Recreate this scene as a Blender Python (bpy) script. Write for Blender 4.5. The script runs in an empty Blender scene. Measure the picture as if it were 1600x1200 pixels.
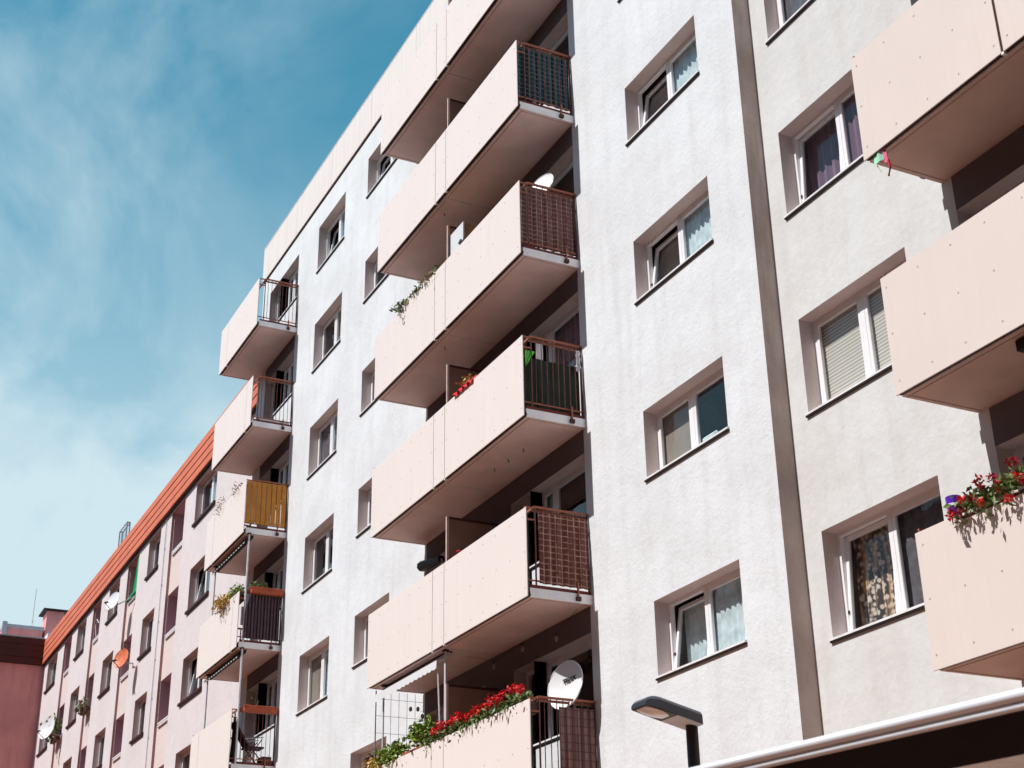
import bpy, math, random
from mathutils import Vector, Matrix
random.seed(7)
sc = bpy.context.scene
C = sc.collection
GZ = -1.6                                   # ground, metres below the eye (the eye is at height zero)

# ------------------------------------------------------------------ materials
MATS = {}
def nodes(name):
    m = bpy.data.materials.new(name); m.use_nodes = True
    nt = m.node_tree; b = nt.nodes['Principled BSDF']
    return m, nt, b
def N(nt, t, **kw):
    n = nt.nodes.new(t)
    for k, v in kw.items():
        if k in n.inputs: n.inputs[k].default_value = v
        else: setattr(n, k, v)
    return n
def coord(nt, scale=(1, 1, 1)):
    tc = N(nt, 'ShaderNodeNewGeometry'); mp = N(nt, 'ShaderNodeMapping')
    mp.inputs['Scale'].default_value = scale
    nt.links.new(tc.outputs['Position'], mp.inputs['Vector'])
    return mp.outputs['Vector']
def mix(nt, fac, a, b):
    m = N(nt, 'ShaderNodeMix', data_type='RGBA')
    for i, v in ((0, fac), (6, a), (7, b)):
        if hasattr(v, 'links') or hasattr(v, 'is_linked'): nt.links.new(v, m.inputs[i])
        else: m.inputs[i].default_value = v
    return m.outputs[2]
def ramp(nt, src, p0, p1, lo=0.0, hi=1.0):
    m = N(nt, 'ShaderNodeMapRange'); m.inputs[1].default_value = p0; m.inputs[2].default_value = p1
    m.inputs[3].default_value = lo; m.inputs[4].default_value = hi
    nt.links.new(src, m.inputs[0]); return m.outputs[0]
def noise(nt, vec, scale, detail=4, rough=.55):
    n = N(nt, 'ShaderNodeTexNoise'); n.inputs['Scale'].default_value = scale
    n.inputs['Detail'].default_value = detail; n.inputs['Roughness'].default_value = rough
    nt.links.new(vec, n.inputs['Vector']); return n.outputs[0]
def bump(nt, b, h, dist, strength=1.0):
    n = N(nt, 'ShaderNodeBump'); n.inputs['Strength'].default_value = strength; n.inputs['Distance'].default_value = dist
    nt.links.new(h, n.inputs['Height']); nt.links.new(n.outputs[0], b.inputs['Normal'])
def rgba(c): return (c[0], c[1], c[2], 1)
def plain(name, col, rough=.6, metal=0., var=.12, vs=6., spec=.3, bmp=0.):
    if name in MATS: return MATS[name]
    m, nt, b = nodes(name)
    v = coord(nt); n = noise(nt, v, vs)
    dark = tuple(x*(1-var) for x in col); lite = tuple(min(1, x*(1+var)) for x in col)
    nt.links.new(mix(nt, ramp(nt, n, .3, .7), rgba(dark), rgba(lite)), b.inputs['Base Color'])
    b.inputs['Roughness'].default_value = rough; b.inputs['Metallic'].default_value = metal
    b.inputs['Specular IOR Level'].default_value = spec
    if bmp: bump(nt, b, noise(nt, v, vs*6), bmp)
    MATS[name] = m; return m
def stucco(name, col, stain, grain=.02, streak=.35, bscale=9.):
    m, nt, b = nodes(name)
    v = coord(nt); vs = coord(nt, (2.2, 2.2, .22))
    big = noise(nt, v, .55, 5); st = noise(nt, vs, 1.6, 6, .65); fine = noise(nt, v, 22, 6, .7)
    c = mix(nt, ramp(nt, big, .38, .68, 0, streak), rgba(col), rgba(stain))
    c = mix(nt, ramp(nt, st, .48, .72, 0, streak), c, rgba(stain))
    c = mix(nt, ramp(nt, fine, .35, .65, 0, .16), c, rgba(tuple(x*.72 for x in col)))
    nt.links.new(c, b.inputs['Base Color'])
    b.inputs['Roughness'].default_value = .92; b.inputs['Specular IOR Level'].default_value = .12
    mid = noise(nt, v, bscale, 7, .72)
    b1 = N(nt, 'ShaderNodeBump'); b1.inputs['Strength'].default_value = 1; b1.inputs['Distance'].default_value = grain
    nt.links.new(mid, b1.inputs['Height'])
    wv = noise(nt, coord(nt, (1, 1, .8)), 1.7, 3, .5)
    b2 = N(nt, 'ShaderNodeBump'); b2.inputs['Strength'].default_value = 1; b2.inputs['Distance'].default_value = .03
    nt.links.new(wv, b2.inputs['Height']); nt.links.new(b1.outputs[0], b2.inputs['Normal'])
    nt.links.new(b2.outputs[0], b.inputs['Normal'])
    return m
def panelmat(name, col, var=.05, streak=.06):
    m, nt, b = nodes(name)
    v = coord(nt); s = noise(nt, coord(nt, (9, 9, .35)), 1.5, 5, .6); big = noise(nt, v, .9, 4)
    c = mix(nt, ramp(nt, big, .3, .7), rgba(col), rgba(tuple(x*(1-var) for x in col)))
    c = mix(nt, ramp(nt, s, .45, .75, 0, 1), c, rgba(tuple(x*(1-streak*1.6) for x in col)))
    nt.links.new(c, b.inputs['Base Color']); b.inputs['Roughness'].default_value = .7
    b.inputs['Specular IOR Level'].default_value = .2
    bump(nt, b, noise(nt, v, 40, 4), .0005)
    return m
def stripes(name, cols, axis, freq, plaid=None, pfreq=8, rough=.9, wob=.3):
    """woven cloth or slats: bands along one axis, optionally crossed by thin pale lines"""
    m, nt, b = nodes(name)
    g = N(nt, 'ShaderNodeNewGeometry'); sx = N(nt, 'ShaderNodeSeparateXYZ'); nt.links.new(g.outputs['Position'], sx.inputs[0])
    def band(out, f, e0, e1, ph=0.):
        mu = N(nt, 'ShaderNodeMath', operation='MULTIPLY_ADD'); mu.inputs[1].default_value = f; mu.inputs[2].default_value = ph
        nt.links.new(out, mu.inputs[0])
        fr = N(nt, 'ShaderNodeMath', operation='PINGPONG'); fr.inputs[1].default_value = .5
        nt.links.new(mu.outputs[0], fr.inputs[0]); return ramp(nt, fr.outputs[0], e0, e1)
    s = band(sx.outputs[axis], freq, .18, .26)
    n = noise(nt, coord(nt), 9, 5)
    c = mix(nt, s, rgba(cols[0]), rgba(cols[1]))
    if plaid:
        h = band(sx.outputs[2], pfreq, .40, .46); v2 = band(sx.outputs[axis], pfreq*.9, .41, .46, .2)
        mx = N(nt, 'ShaderNodeMath', operation='MAXIMUM'); nt.links.new(h, mx.inputs[0]); nt.links.new(v2, mx.inputs[1])
        mm = N(nt, 'ShaderNodeMath', operation='MULTIPLY'); nt.links.new(mx.outputs[0], mm.inputs[0]); nt.links.new(ramp(nt, n, .3, .65), mm.inputs[1])
        c = mix(nt, mm.outputs[0], c, rgba(plaid))
    c = mix(nt, ramp(nt, n, .3, .75, 0, wob), c, rgba(tuple(x*.55 for x in cols[0])))
    nt.links.new(c, b.inputs['Base Color']); b.inputs['Roughness'].default_value = rough
    b.inputs['Specular IOR Level'].default_value = .1
    return m
def glassmat():
    m = bpy.data.materials.new('window_glass'); m.use_nodes = True; nt = m.node_tree; nt.nodes.clear()
    o = N(nt, 'ShaderNodeOutputMaterial'); mx = N(nt, 'ShaderNodeMixShader')
    t = N(nt, 'ShaderNodeBsdfTransparent'); t.inputs[0].default_value = (.86, .88, .87, 1)
    g = N(nt, 'ShaderNodeBsdfGlossy'); g.inputs['Roughness'].default_value = .015; g.inputs[0].default_value = (.9, .95, 1, 1)
    lw = N(nt, 'ShaderNodeLayerWeight'); lw.inputs[0].default_value = .5
    pw = N(nt, 'ShaderNodeMath', operation='POWER'); pw.inputs[1].default_value = 4.0; nt.links.new(lw.outputs['Facing'], pw.inputs[0])
    f = N(nt, 'ShaderNodeMath', operation='MULTIPLY_ADD'); f.inputs[1].default_value = .85; f.inputs[2].default_value = .035; nt.links.new(pw.outputs[0], f.inputs[0])
    bn = N(nt, 'ShaderNodeBump'); bn.inputs['Distance'].default_value = .004; nt.links.new(noise(nt, coord(nt), 1.3, 2), bn.inputs['Height'])
    nt.links.new(bn.outputs[0], g.inputs['Normal'])
    nt.links.new(f.outputs[0], mx.inputs[0]); nt.links.new(t.outputs[0], mx.inputs[1]); nt.links.new(g.outputs[0], mx.inputs[2])
    nt.links.new(mx.outputs[0], o.inputs[0]); return m
def leafmat(name, c1, c2, rough=.5):
    m, nt, b = nodes(name)
    n = noise(nt, coord(nt), 25, 2)
    nt.links.new(mix(nt, ramp(nt, n, .35, .65), rgba(c1), rgba(c2)), b.inputs['Base Color'])
    b.inputs['Roughness'].default_value = rough; b.inputs['Subsurface Weight'].default_value = 0
    return m

M = {}
M['white'] = stucco('white_stucco', (.785, .805, .825), (.60, .59, .585), .010, .45, 15.)
M['side'] = stucco('mottled_side_plaster', (.62, .52, .47), (.33, .255, .23), .014, 1.0, 5.)  # browner than the front wall and strongly mottled
M['reveal'] = stucco('taupe_reveal_shade', (.66, .56, .53), (.52, .43, .40), .008, .5)  # warm shade of the reveals put into the colour
M['reveal_rose'] = stucco('rose_reveal_shade', (.62, .46, .43), (.5, .36, .33), .006, .4)  # reveal shade put into the colour, rosier for the far block
M['cream'] = stucco('cream_stucco', (.705, .71, .70), (.57, .53, .50), .007, .45)
M['rose'] = stucco('rose_stucco', (.74, .665, .665), (.62, .55, .55), .008, .35)
M['infill'] = stucco('salmon_infill', (.74, .62, .59), (.66, .55, .52), .006, .3)
M['wing'] = stucco('dusty_pink_stucco', (.84, .37, .35), (.42, .17, .16), .01, .5)
M['loggia'] = stucco('plum_loggia_paint', (.50, .33, .37), (.40, .25, .28), .006, .3)
M['panel'] = panelmat('balcony_board_pink', (.82, .735, .70), .03, .03)
M['panel_cream'] = panelmat('balcony_board_peach', (.745, .65, .60), .04, .03)
M['parapet'] = panelmat('parapet_board', (.80, .73, .70), .05, .09)
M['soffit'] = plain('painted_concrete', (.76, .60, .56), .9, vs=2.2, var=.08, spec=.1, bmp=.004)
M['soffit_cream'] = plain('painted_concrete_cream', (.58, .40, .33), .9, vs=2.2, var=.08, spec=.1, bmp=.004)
M['boardback'] = plain('board_back_brown', (.13, .085, .07), .9)
M['floor'] = plain('balcony_floor_grey', (.17, .13, .11), .9)
M['slabedge'] = plain('slab_edge_white', (.90, .90, .93), .85, vs=3, spec=.1)
M['joint'] = plain('joint_sealant', (.42, .29, .25), .8)
M['gapsteel'] = plain('shadow_gap_steel', (.03, .012, .010), .8)  # shade of the gap put into the steel's near-black colour
M['steel'] = plain('brown_painted_steel', (.34, .115, .065), .5, var=.2, vs=14)
M['barsteel'] = plain('shaded_bar_steel', (.17, .06, .045), .5, var=.2, vs=14)  # rail steel darkened: shade on the bars put into the colour
M['spandrel_shade'] = stucco('painted_recess_shade', (.16, .135, .145), (.12, .10, .11), .008, .3)  # deep recess shade under the balconies put into the colour
M['jamb'] = stucco('brick_red_jamb', (.46, .24, .22), (.36, .18, .17), .006, .3)
M['darksteel'] = plain('dark_brown_steel', (.075, .025, .02), .55)
M['redlead'] = plain('red_lead_strip', (.16, .022, .018), .6)
M['bolt'] = plain('bolt_grey', (.56, .48, .46), .5)
M['tab'] = plain('white_plastic_tab', (.8, .78, .74), .5)
M['upvc'] = plain('white_window_frame', (.84, .83, .84), .35, var=.04, spec=.5)
M['sill'] = plain('aluminium_sill', (.80, .79, .80), .5, metal=0)
M['sill_dark'] = plain('brown_tin_sill', (.075, .022, .02), .5)
M['room'] = plain('room_wall', (.11, .075, .07), .95, spec=0)
M['glass'] = glassmat()
M['net'] = plain('net_curtain', (.66, .76, .80), .9, var=.22, vs=7, spec=.05)
M['greycurt'] = plain('grey_curtain', (.16, .15, .17), .9, var=.25, vs=9, spec=.05)
M['purple'] = stripes('mauve_curtain', ((.30, .19, .26), (.20, .12, .18)), 0, 6, wob=.5)
M['blind'] = stripes('cream_roller_shutter', ((.80, .75, .69), (.50, .45, .40)), 2, 22, wob=.15)
M['tanshade'] = plain('tan_roller_blind', (.33, .27, .23), .9, var=.15, vs=3)
M['board'] = plain('brown_hardboard', (.30, .165, .11), .8, var=.15, vs=3)
M['pinkpaint'] = plain('pink_painted_steel', (.62, .46, .42), .6)
M['orange'] = plain('terracotta_board', (.62, .165, .09), .65, var=.10, vs=1.4, spec=.25)
M['fascia'] = plain('dark_brown_board', (.085, .028, .022), .75, vs=1.2)
M['zinc'] = plain('zinc_flashing', (.50, .50, .54), .5, metal=.3)
M['palemetal'] = plain('pale_gutter_metal', (.66, .66, .70), .45)
M['black'] = plain('black_sheet', (.02, .016, .016), .6)
M['whiteplastic'] = plain('white_enamel', (.74, .74, .75), .4, spec=.5, var=.03)
M['dish_orange'] = plain('rusty_orange_enamel', (.66, .17, .07), .45, var=.25, vs=8)
M['greymetal'] = plain('grey_tube', (.42, .42, .46), .4, metal=.3)
M['leaf'] = leafmat('leaf_green', (.075, .12, .025), (.15, .20, .05))
M['leaf_lime'] = leafmat('leaf_lime', (.12, .22, .02), (.26, .36, .06))
M['leaf_yellow'] = leafmat('leaf_yellow', (.50, .38, .07), (.60, .33, .10))
M['leaf_brown'] = leafmat('leaf_dry', (.28, .15, .08), (.42, .24, .15))
M['petal_red'] = leafmat('petal_red', (.78, .012, .012), (.60, .006, .012))
M['petal_crimson'] = leafmat('petal_crimson', (.55, .01, .03), (.30, .006, .03))
M['petal_white'] = leafmat('petal_white', (.82, .74, .62), (.80, .60, .42))
M['terracotta'] = plain('terracotta_trough', (.40, .085, .035), .6, var=.2)
M['brownbox'] = plain('brown_trough', (.09, .035, .025), .6)
M['asphalt'] = plain('ground_paving', (.25, .12, .075), .95, var=.2, vs=.6, bmp=.01)
M['lampgrey'] = plain('lamp_housing_top', (.055, .065, .085), .3, metal=.1, spec=.5)
M['lampblack'] = plain('lamp_pole_black', (.022, .014, .014), .45, spec=.4)
M['bulb'] = plain('dusty_bulb', (.22, .16, .14), .3)
M['lens'] = plain('lamp_lens', (.90, .90, .88), .15, spec=.6, var=.2)
M['canopy_white'] = plain('canopy_white_metal', (.74, .79, .86), .35, spec=.5, var=.04)
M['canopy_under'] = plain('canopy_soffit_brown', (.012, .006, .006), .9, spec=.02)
M['canopy_grey'] = plain('canopy_lining_grey', (.72, .84, .92), .6)

# ------------------------------------------------------------------ mesh builder
class MB:
    def __init__(s): s.v = []; s.f = []; s.mi = []; s.mats = []
    def m(s, key):
        if key not in s.mats: s.mats.append(key)
        return s.mats.index(key)
    def add(s, vs, fs, key):
        o = len(s.v); k = s.m(key); s.v += [tuple(v) for v in vs]
        for f in fs: s.f.append(tuple(i+o for i in f)); s.mi.append(k)
    def quad(s, a, b, c, d, key): s.add([a, b, c, d], [(0, 1, 2, 3)], key)
    def box(s, x0, x1, y0, y1, z0, z1, key, bev=0.):
        if bev > 0:
            b = min(bev, (x1-x0)/2.2, (y1-y0)/2.2, (z1-z0)/2.2)
            P = []
            for sx in (0, 1):
                for sy in (0, 1):
                    for sz in (0, 1):
                        X, Y, Z = (x0, x1)[sx], (y0, y1)[sy], (z0, z1)[sz]
                        ix, iy, iz = (X+b, X-b)[sx], (Y+b, Y-b)[sy], (Z+b, Z-b)[sz]
                        P += [(X, iy, iz), (ix, Y, iz), (ix, iy, Z)]
            def c(sx, sy, sz, k): return (sx*4+sy*2+sz)*3+k
            F = []
            for sx in (0, 1): F.append([c(sx, 0, 0, 0), c(sx, 1, 0, 0), c(sx, 1, 1, 0), c(sx, 0, 1, 0)][::(-1, 1)[sx]])
            for sy in (0, 1): F.append([c(0, sy, 0, 1), c(1, sy, 0, 1), c(1, sy, 1, 1), c(0, sy, 1, 1)][::(1, -1)[sy]])
            for sz in (0, 1): F.append([c(0, 0, sz, 2), c(1, 0, sz, 2), c(1, 1, sz, 2), c(0, 1, sz, 2)][::(-1, 1)[sz]])
            for a in (0, 1):
                for d in (0, 1):
                    F.append([c(a, d, 0, 0), c(a, d, 1, 0), c(a, d, 1, 1), c(a, d, 0, 1)])
                    F.append([c(a, 0, d, 0), c(a, 1, d, 0), c(a, 1, d, 2), c(a, 0, d, 2)])
                    F.append([c(0, a, d, 1), c(1, a, d, 1), c(1, a, d, 2), c(0, a, d, 2)])
            for a in (0, 1):
                for d in (0, 1):
                    for e in (0, 1): F.append([c(a, d, e, 0), c(a, d, e, 1), c(a, d, e, 2)])
            s.add(P, F, key); return
        P = [(x, y, z) for x in (x0, x1) for y in (y0, y1) for z in (z0, z1)]
        s.add(P, [(0, 1, 3, 2), (4, 6, 7, 5), (0, 4, 5, 1), (2, 3, 7, 6), (0, 2, 6, 4), (1, 5, 7, 3)], key)
    def tube(s, pts, r, key, n=8, r2=None):
        pts = [Vector(p) for p in pts]; rings = []
        for i, p in enumerate(pts):
            d = (pts[min(i+1, len(pts)-1)]-pts[max(i-1, 0)]).normalized()
            a = Vector((0, 0, 1)) if abs(d.z) < .9 else Vector((1, 0, 0))
            u = d.cross(a).normalized(); w = d.cross(u)
            rr = r if r2 is None else r+(r2-r)*i/(len(pts)-1)
            rings.append([p+(u*math.cos(t)+w*math.sin(t))*rr for t in [2*math.pi*(k+.5)/n for k in range(n)]])
        vs = [v for R_ in rings for v in R_]; fs = []
        for i in range(len(pts)-1):
            for k in range(n): fs.append((i*n+k, i*n+(k+1) % n, (i+1)*n+(k+1) % n, (i+1)*n+k))
        fs.append(tuple(range(n))[::-1]); fs.append(tuple((len(pts)-1)*n+k for k in range(n)))
        s.add(vs, fs, key)
    def bar(s, a, b, w, key): s.tube([a, b], w*.7071, key, 4)
    def disc(s, c, r, key, n=6):                     # small bolt head facing -y
        x, y, z = c
        top = [(x+r*math.cos(2*math.pi*k/n), y-.004, z+r*math.sin(2*math.pi*k/n)) for k in range(n)]
        bot = [(a, y+.002, b_) for a, _, b_ in top]
        s.add(top+bot, [tuple(range(n))]+[(k, (k+1) % n, n+(k+1) % n, n+k) for k in range(n)], key)
    def ball(s, c, r, key, n=8, sq=(1, 1, 1)):
        vs = []; fs = []; mrow = n//2
        for i in range(mrow+1):
            t = math.pi*i/mrow
            for k in range(n):
                a = 2*math.pi*k/n
                vs.append((c[0]+r*sq[0]*math.sin(t)*math.cos(a), c[1]+r*sq[1]*math.sin(t)*math.sin(a), c[2]+r*sq[2]*math.cos(t)))
        for i in range(mrow):
            for k in range(n): fs.append((i*n+k, i*n+(k+1) % n, (i+1)*n+(k+1) % n, (i+1)*n+k))
        s.add(vs, fs, key)
    def leaf(s, c, r, key, down=.3):
        d = Vector((random.gauss(0, 1), random.gauss(0, 1)-.4, random.gauss(0, .8)-down)).normalized()
        u = d.orthogonal().normalized(); u.rotate(Matrix.Rotation(random.uniform(0, 6.28), 3, d)); w = d.cross(u)
        c = Vector(c); e = d*r*1.25
        s.add([c-e*.8, c+u*r*.55+w*r*.12, c+e, c-u*r*.55+w*r*.12], [(0, 1, 2), (0, 2, 3)], key)
    def cloth(s, P0, U, W_, nu, nw, amp, waves, nrm, key, rnd=0., fac=None):
        """wavy hanging sheet: P0 corner, U across, W_ down"""
        P0, U, W_, nrm = Vector(P0), Vector(U), Vector(W_), Vector(nrm); ph = random.uniform(0, 6)
        vs = []
        for j in range(nw+1):
            for i in range(nu+1):
                a, b = i/nu, j/nw
                o = amp*math.sin(ph+a*waves*6.283+math.sin(b*2.2+ph)*.7)*(.45+.55*b)+amp*.4*math.sin(a*waves*15+ph)
                p = P0+U*(a+rnd*.01*math.sin(b*5+a*9))+W_*b+nrm*o
                if fac: p = fac(p, a, b)
                vs.append(p)
        fs = [(j*(nu+1)+i, j*(nu+1)+i+1, (j+1)*(nu+1)+i+1, (j+1)*(nu+1)+i) for j in range(nw) for i in range(nu)]
        s.add(vs, fs, key)
    def build(s, name, parent=None, origin=None, smooth=False):
        base = Vector((0, 0, 0)); p = parent
        while p is not None: base += p.location; p = p.parent
        org = Vector(origin) if origin is not None else None
        off = org if org is not None else (Vector((0, 0, 0)) if parent is None else base)
        me = bpy.data.meshes.new(name)
        me.from_pydata([tuple(Vector(v)-off) for v in s.v], [], s.f)
        for k in s.mats: me.materials.append(M[k])
        me.polygons.foreach_set('material_index', s.mi)
        if smooth: me.polygons.foreach_set('use_smooth', [True]*len(me.polygons))
        me.update()
        o = bpy.data.objects.new(name, me); C.objects.link(o)
        if parent is not None:
            o.parent = parent; o.location = off-base
        else: o.location = off
        return o
def tag(o, label=None, cat=None, group=None, kind=None):
    if label: o['label'] = label
    if cat: o['category'] = cat
    if group: o['group'] = group
    if kind: o['kind'] = kind
    return o
def thing(name, loc, label, cat, group=None):
    o = bpy.data.objects.new(name, None); C.objects.link(o); o.location = loc; o.empty_display_size = .2
    return tag(o, label, cat, group)

# ------------------------------------------------------------------ walls with openings
def wall_mesh(mb, key, x0, x1, z0, z1, y, holes, rev=None, jit=.006):
    """sheet facing -y with rectangular openings (xa, xb, za, zb, depth) and their reveals"""
    xs = sorted({x0, x1}|{h[0] for h in holes}|{h[1] for h in holes}); xs = [x for x in xs if x0 <= x <= x1]
    zs = sorted({z0, z1}|{h[2] for h in holes}|{h[3] for h in holes}); zs = [z for z in zs if z0 <= z <= z1]
    idx = {}; vs = []; fs = []
    def vi(i, j):
        if (i, j) not in idx: idx[(i, j)] = len(vs); vs.append((xs[i], y, zs[j]))
        return idx[(i, j)]
    for i in range(len(xs)-1):
        for j in range(len(zs)-1):
            cx, cz = (xs[i]+xs[i+1])/2, (zs[j]+zs[j+1])/2
            if any(h[0] < cx < h[1] and h[2] < cz < h[3] for h in holes): continue
            fs.append((vi(i, j), vi(i+1, j), vi(i+1, j+1), vi(i, j+1)))
    mb.add(vs, fs, key)
    for h_ in holes:
        a, b, c, d, dp = h_[:5]; k = (h_[5] if len(h_) > 5 else None) or rev or key; Y = y+dp
        mb.quad((a, y, c), (a, y, d), (a, Y, d), (a, Y, c), k)
        mb.quad((b, y, c), (b, Y, c), (b, Y, d), (b, y, d), k)
        mb.quad((a, y, d), (b, y, d), (b, Y, d), (a, Y, d), k)
        mb.quad((a, y, c), (a, Y, c), (b, Y, c), (b, y, c), k)

RV = .22                                            # reveal depth to the window frame
TILT = 9
def window(root, x0, x1, z0, z1, yw, tilt=False, curtains=(None, None), mull=.5, sillkey='sill', sillproj=.035, nm='window', sillh=.022, depth=RV, room=.9, door=None, dropl=.0, transom=None):
    """window > sash, pane, curtain, window_sill, interior; frame set back in its reveal"""
    y = yw+depth; fr = MB(); t = .05; fy = .07
    zs_ = z0+.015
    fr.box(x0, x0+t, y-.003, y+fy, z0-.02, z1+.02, 'upvc'); fr.box(x1-t, x1, y-.003, y+fy, z0-.02, z1+.02, 'upvc')
    fr.box(x0+t, x1-t, y, y+fy, z1-t, z1+.02, 'upvc'); fr.box(x0+t, x1-t, y, y+fy, z0-.02, z0+t, 'upvc')
    xm = x0+(x1-x0)*mull
    fr.box(xm-.035, xm+.035, y-.012, y+fy, z0+t, z1-t, 'upvc')
    w = fr.build(nm, root)
    # sill
    s = MB(); pj = sillproj
    s.add([(x0-.03, yw-pj, z0-sillh), (x1+.03, yw-pj, z0-sillh), (x1+.03, yw-pj, z0+.004), (x0-.03, yw-pj, z0+.004),
           (x0-.03, yw+.001, z0-sillh), (x1+.03, yw+.001, z0-sillh), (x1+.03, y+.005, z0+.03), (x0-.03, y+.005, z0+.03),
           (x0+.001, yw+.001, z0+.012), (x1-.001, yw+.001, z0+.012), (x0-.03, yw-.001, z0+.012), (x1+.03, yw-.001, z0+.012)],
          [(0, 1, 2, 3), (0, 4, 5, 1), (3, 2, 11, 10), (8, 9, 6, 7), (0, 3, 10, 4), (1, 5, 11, 2)], sillkey)
    s.v[-6] = (x1-.001, y+.005, z0+.03); s.v[-5] = (x0+.001, y+.005, z0+.03)
    s.box(x0-.028, x1+.028, yw-pj+.008, yw-.002, z0-sillh-.022, z0-sillh-.001, 'black')  # shadow line under the sill painted as a black strip
    s.build('window_sill', w)
    for side in (0, 1):
        a, b = ((x0+t, xm-.035), (xm+.035, x1-t))[side]; lo, hi = z0+t, z1-t
        sh = MB(); g = MB(); e = .055; ys = y-.01
        tl = tilt and side == 0
        def tr(mb):
            if not tl: return
            an = math.radians(tilt if tilt is not True else TILT)
            mb.v = [(X, ys+(Y-ys)*math.cos(an)+(Z-lo)*math.sin(an), lo+(Z-lo)*math.cos(an)-(Y-ys)*math.sin(an)) for X, Y, Z in mb.v]
        sh.box(a, a+e, ys, ys+.05, lo, hi, 'upvc', .006); sh.box(b-e, b, ys, ys+.05, lo, hi, 'upvc', .006)
        sh.box(a+e, b-e, ys+.002, ys+.05, hi-e, hi, 'upvc'); sh.box(a+e, b-e, ys+.002, ys+.05, lo, lo+e, 'upvc')
        if tl: sh.box(a+.01, a+.03, ys-.02, ys, lo+.25, lo+.29, 'darksteel')
        tr(sh); so = sh.build('sash', w)
        g.quad((a+e, ys+.025, lo+e), (b-e, ys+.025, lo+e), (b-e, ys+.025, hi-e), (a+e, ys+.025, hi-e), 'glass')
        tr(g); g.build('pane', w)
        ck = curtains[side]
        if ck:
            c = MB(); yc = y+.085 if not tl else y+.24
            if ck in ('blind', 'tanshade'):
                nz = 26; zt = hi+.02; hz = (zt-lo)
                vs = []; fs = []
                for i in range(nz+1):
                    zz = zt-hz*i/nz; o = .006*(i % 2)
                    vs += [(a-.02, yc-.02+o, zz), (b+.02, yc-.02+o, zz)]
                fs = [(2*i, 2*i+1, 2*i+3, 2*i+2) for i in range(nz)]; c.add(vs, fs, ck)
            else:
                c.cloth((a-.03, yc, hi+.04), (b-a+.06, 0, 0), (0, 0, -(hi-lo)-.02), 40, 4, .022, 6 if ck != 'net' else 9, (0, 1, 0), ck)
            c.build('curtain', w, smooth=True)
    if room:
        r = MB(); yb = y+room; yf = y+.06; X0, X1, Z0, Z1 = x0-.25, x1+.25, z0-.3, z1+.15
        r.quad((X0, yb, Z0), (X1, yb, Z0), (X1, yb, Z1), (X0, yb, Z1), 'room')
        r.quad((X0, yf, Z0), (X0, yb, Z0), (X0, yb, Z1), (X0, yf, Z1), 'room'); r.quad((X1, yf, Z0), (X1, yb, Z0), (X1, yb, Z1), (X1, yf, Z1), 'room')
        r.quad((X0, yf, Z0), (X1, yf, Z0), (X1, yb, Z0), (X0, yb, Z0), 'room'); r.quad((X0, yf, Z1), (X1, yf, Z1), (X1, yb, Z1), (X0, yb, Z1), 'room')
        r.build('interior', w)
    return w
def door_leaf(root, x0, x1, z0, z1, yw, curtain=None):
    y = yw+RV; f = MB(); t = .07
    f.box(x0, x0+t, y, y+.06, z0, z1+.02, 'upvc'); f.box(x1-t, x1, y, y+.06, z0, z1+.02, 'upvc')
    f.box(x0+t, x1-t, y+.002, y+.06, z1-t, z1+.02, 'upvc'); f.box(x0+t, x1-t, y+.002, y+.06, z0, z0+.14, 'upvc')
    d = f.build('balcony_door', root)
    g = MB(); g.quad((x0+t, y+.03, z0+.14), (x1-t, y+.03, z0+.14), (x1-t, y+.03, z1-t), (x0+t, y+.03, z1-t), 'glass'); g.build('pane', d)
    h = MB(); h.bar((x1-.05, y-.03, z0+1.05), (x1-.05, y-.03, z0+1.2), .02, 'greymetal'); h.build('handle', d)
    r = MB(); yb = y+.9; r.quad((x0-.3, yb, z0), (x1+.3, yb, z0), (x1+.3, yb, z1+.2), (x0-.3, yb, z1+.2), 'room')
    r.quad((x0-.3, y+.06, z0), (x0-.3, yb, z0), (x0-.3, yb, z1+.2), (x0-.3, y+.06, z1+.2), 'room')
    r.quad((x0-.3, y+.06, z1+.2), (x1+.3, y+.06, z1+.2), (x1+.3, yb, z1+.2), (x0-.3, yb, z1+.2), 'room')
    r.build('interior', d)
    if curtain:
        c = MB(); c.cloth((x0, y+.2, z1), (x1-x0, 0, 0), (0, 0, -(z1-z0)+.1), 30, 3, .03, 5, (0, 1, 0), curtain); c.build('curtain', d, smooth=True)

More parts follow.
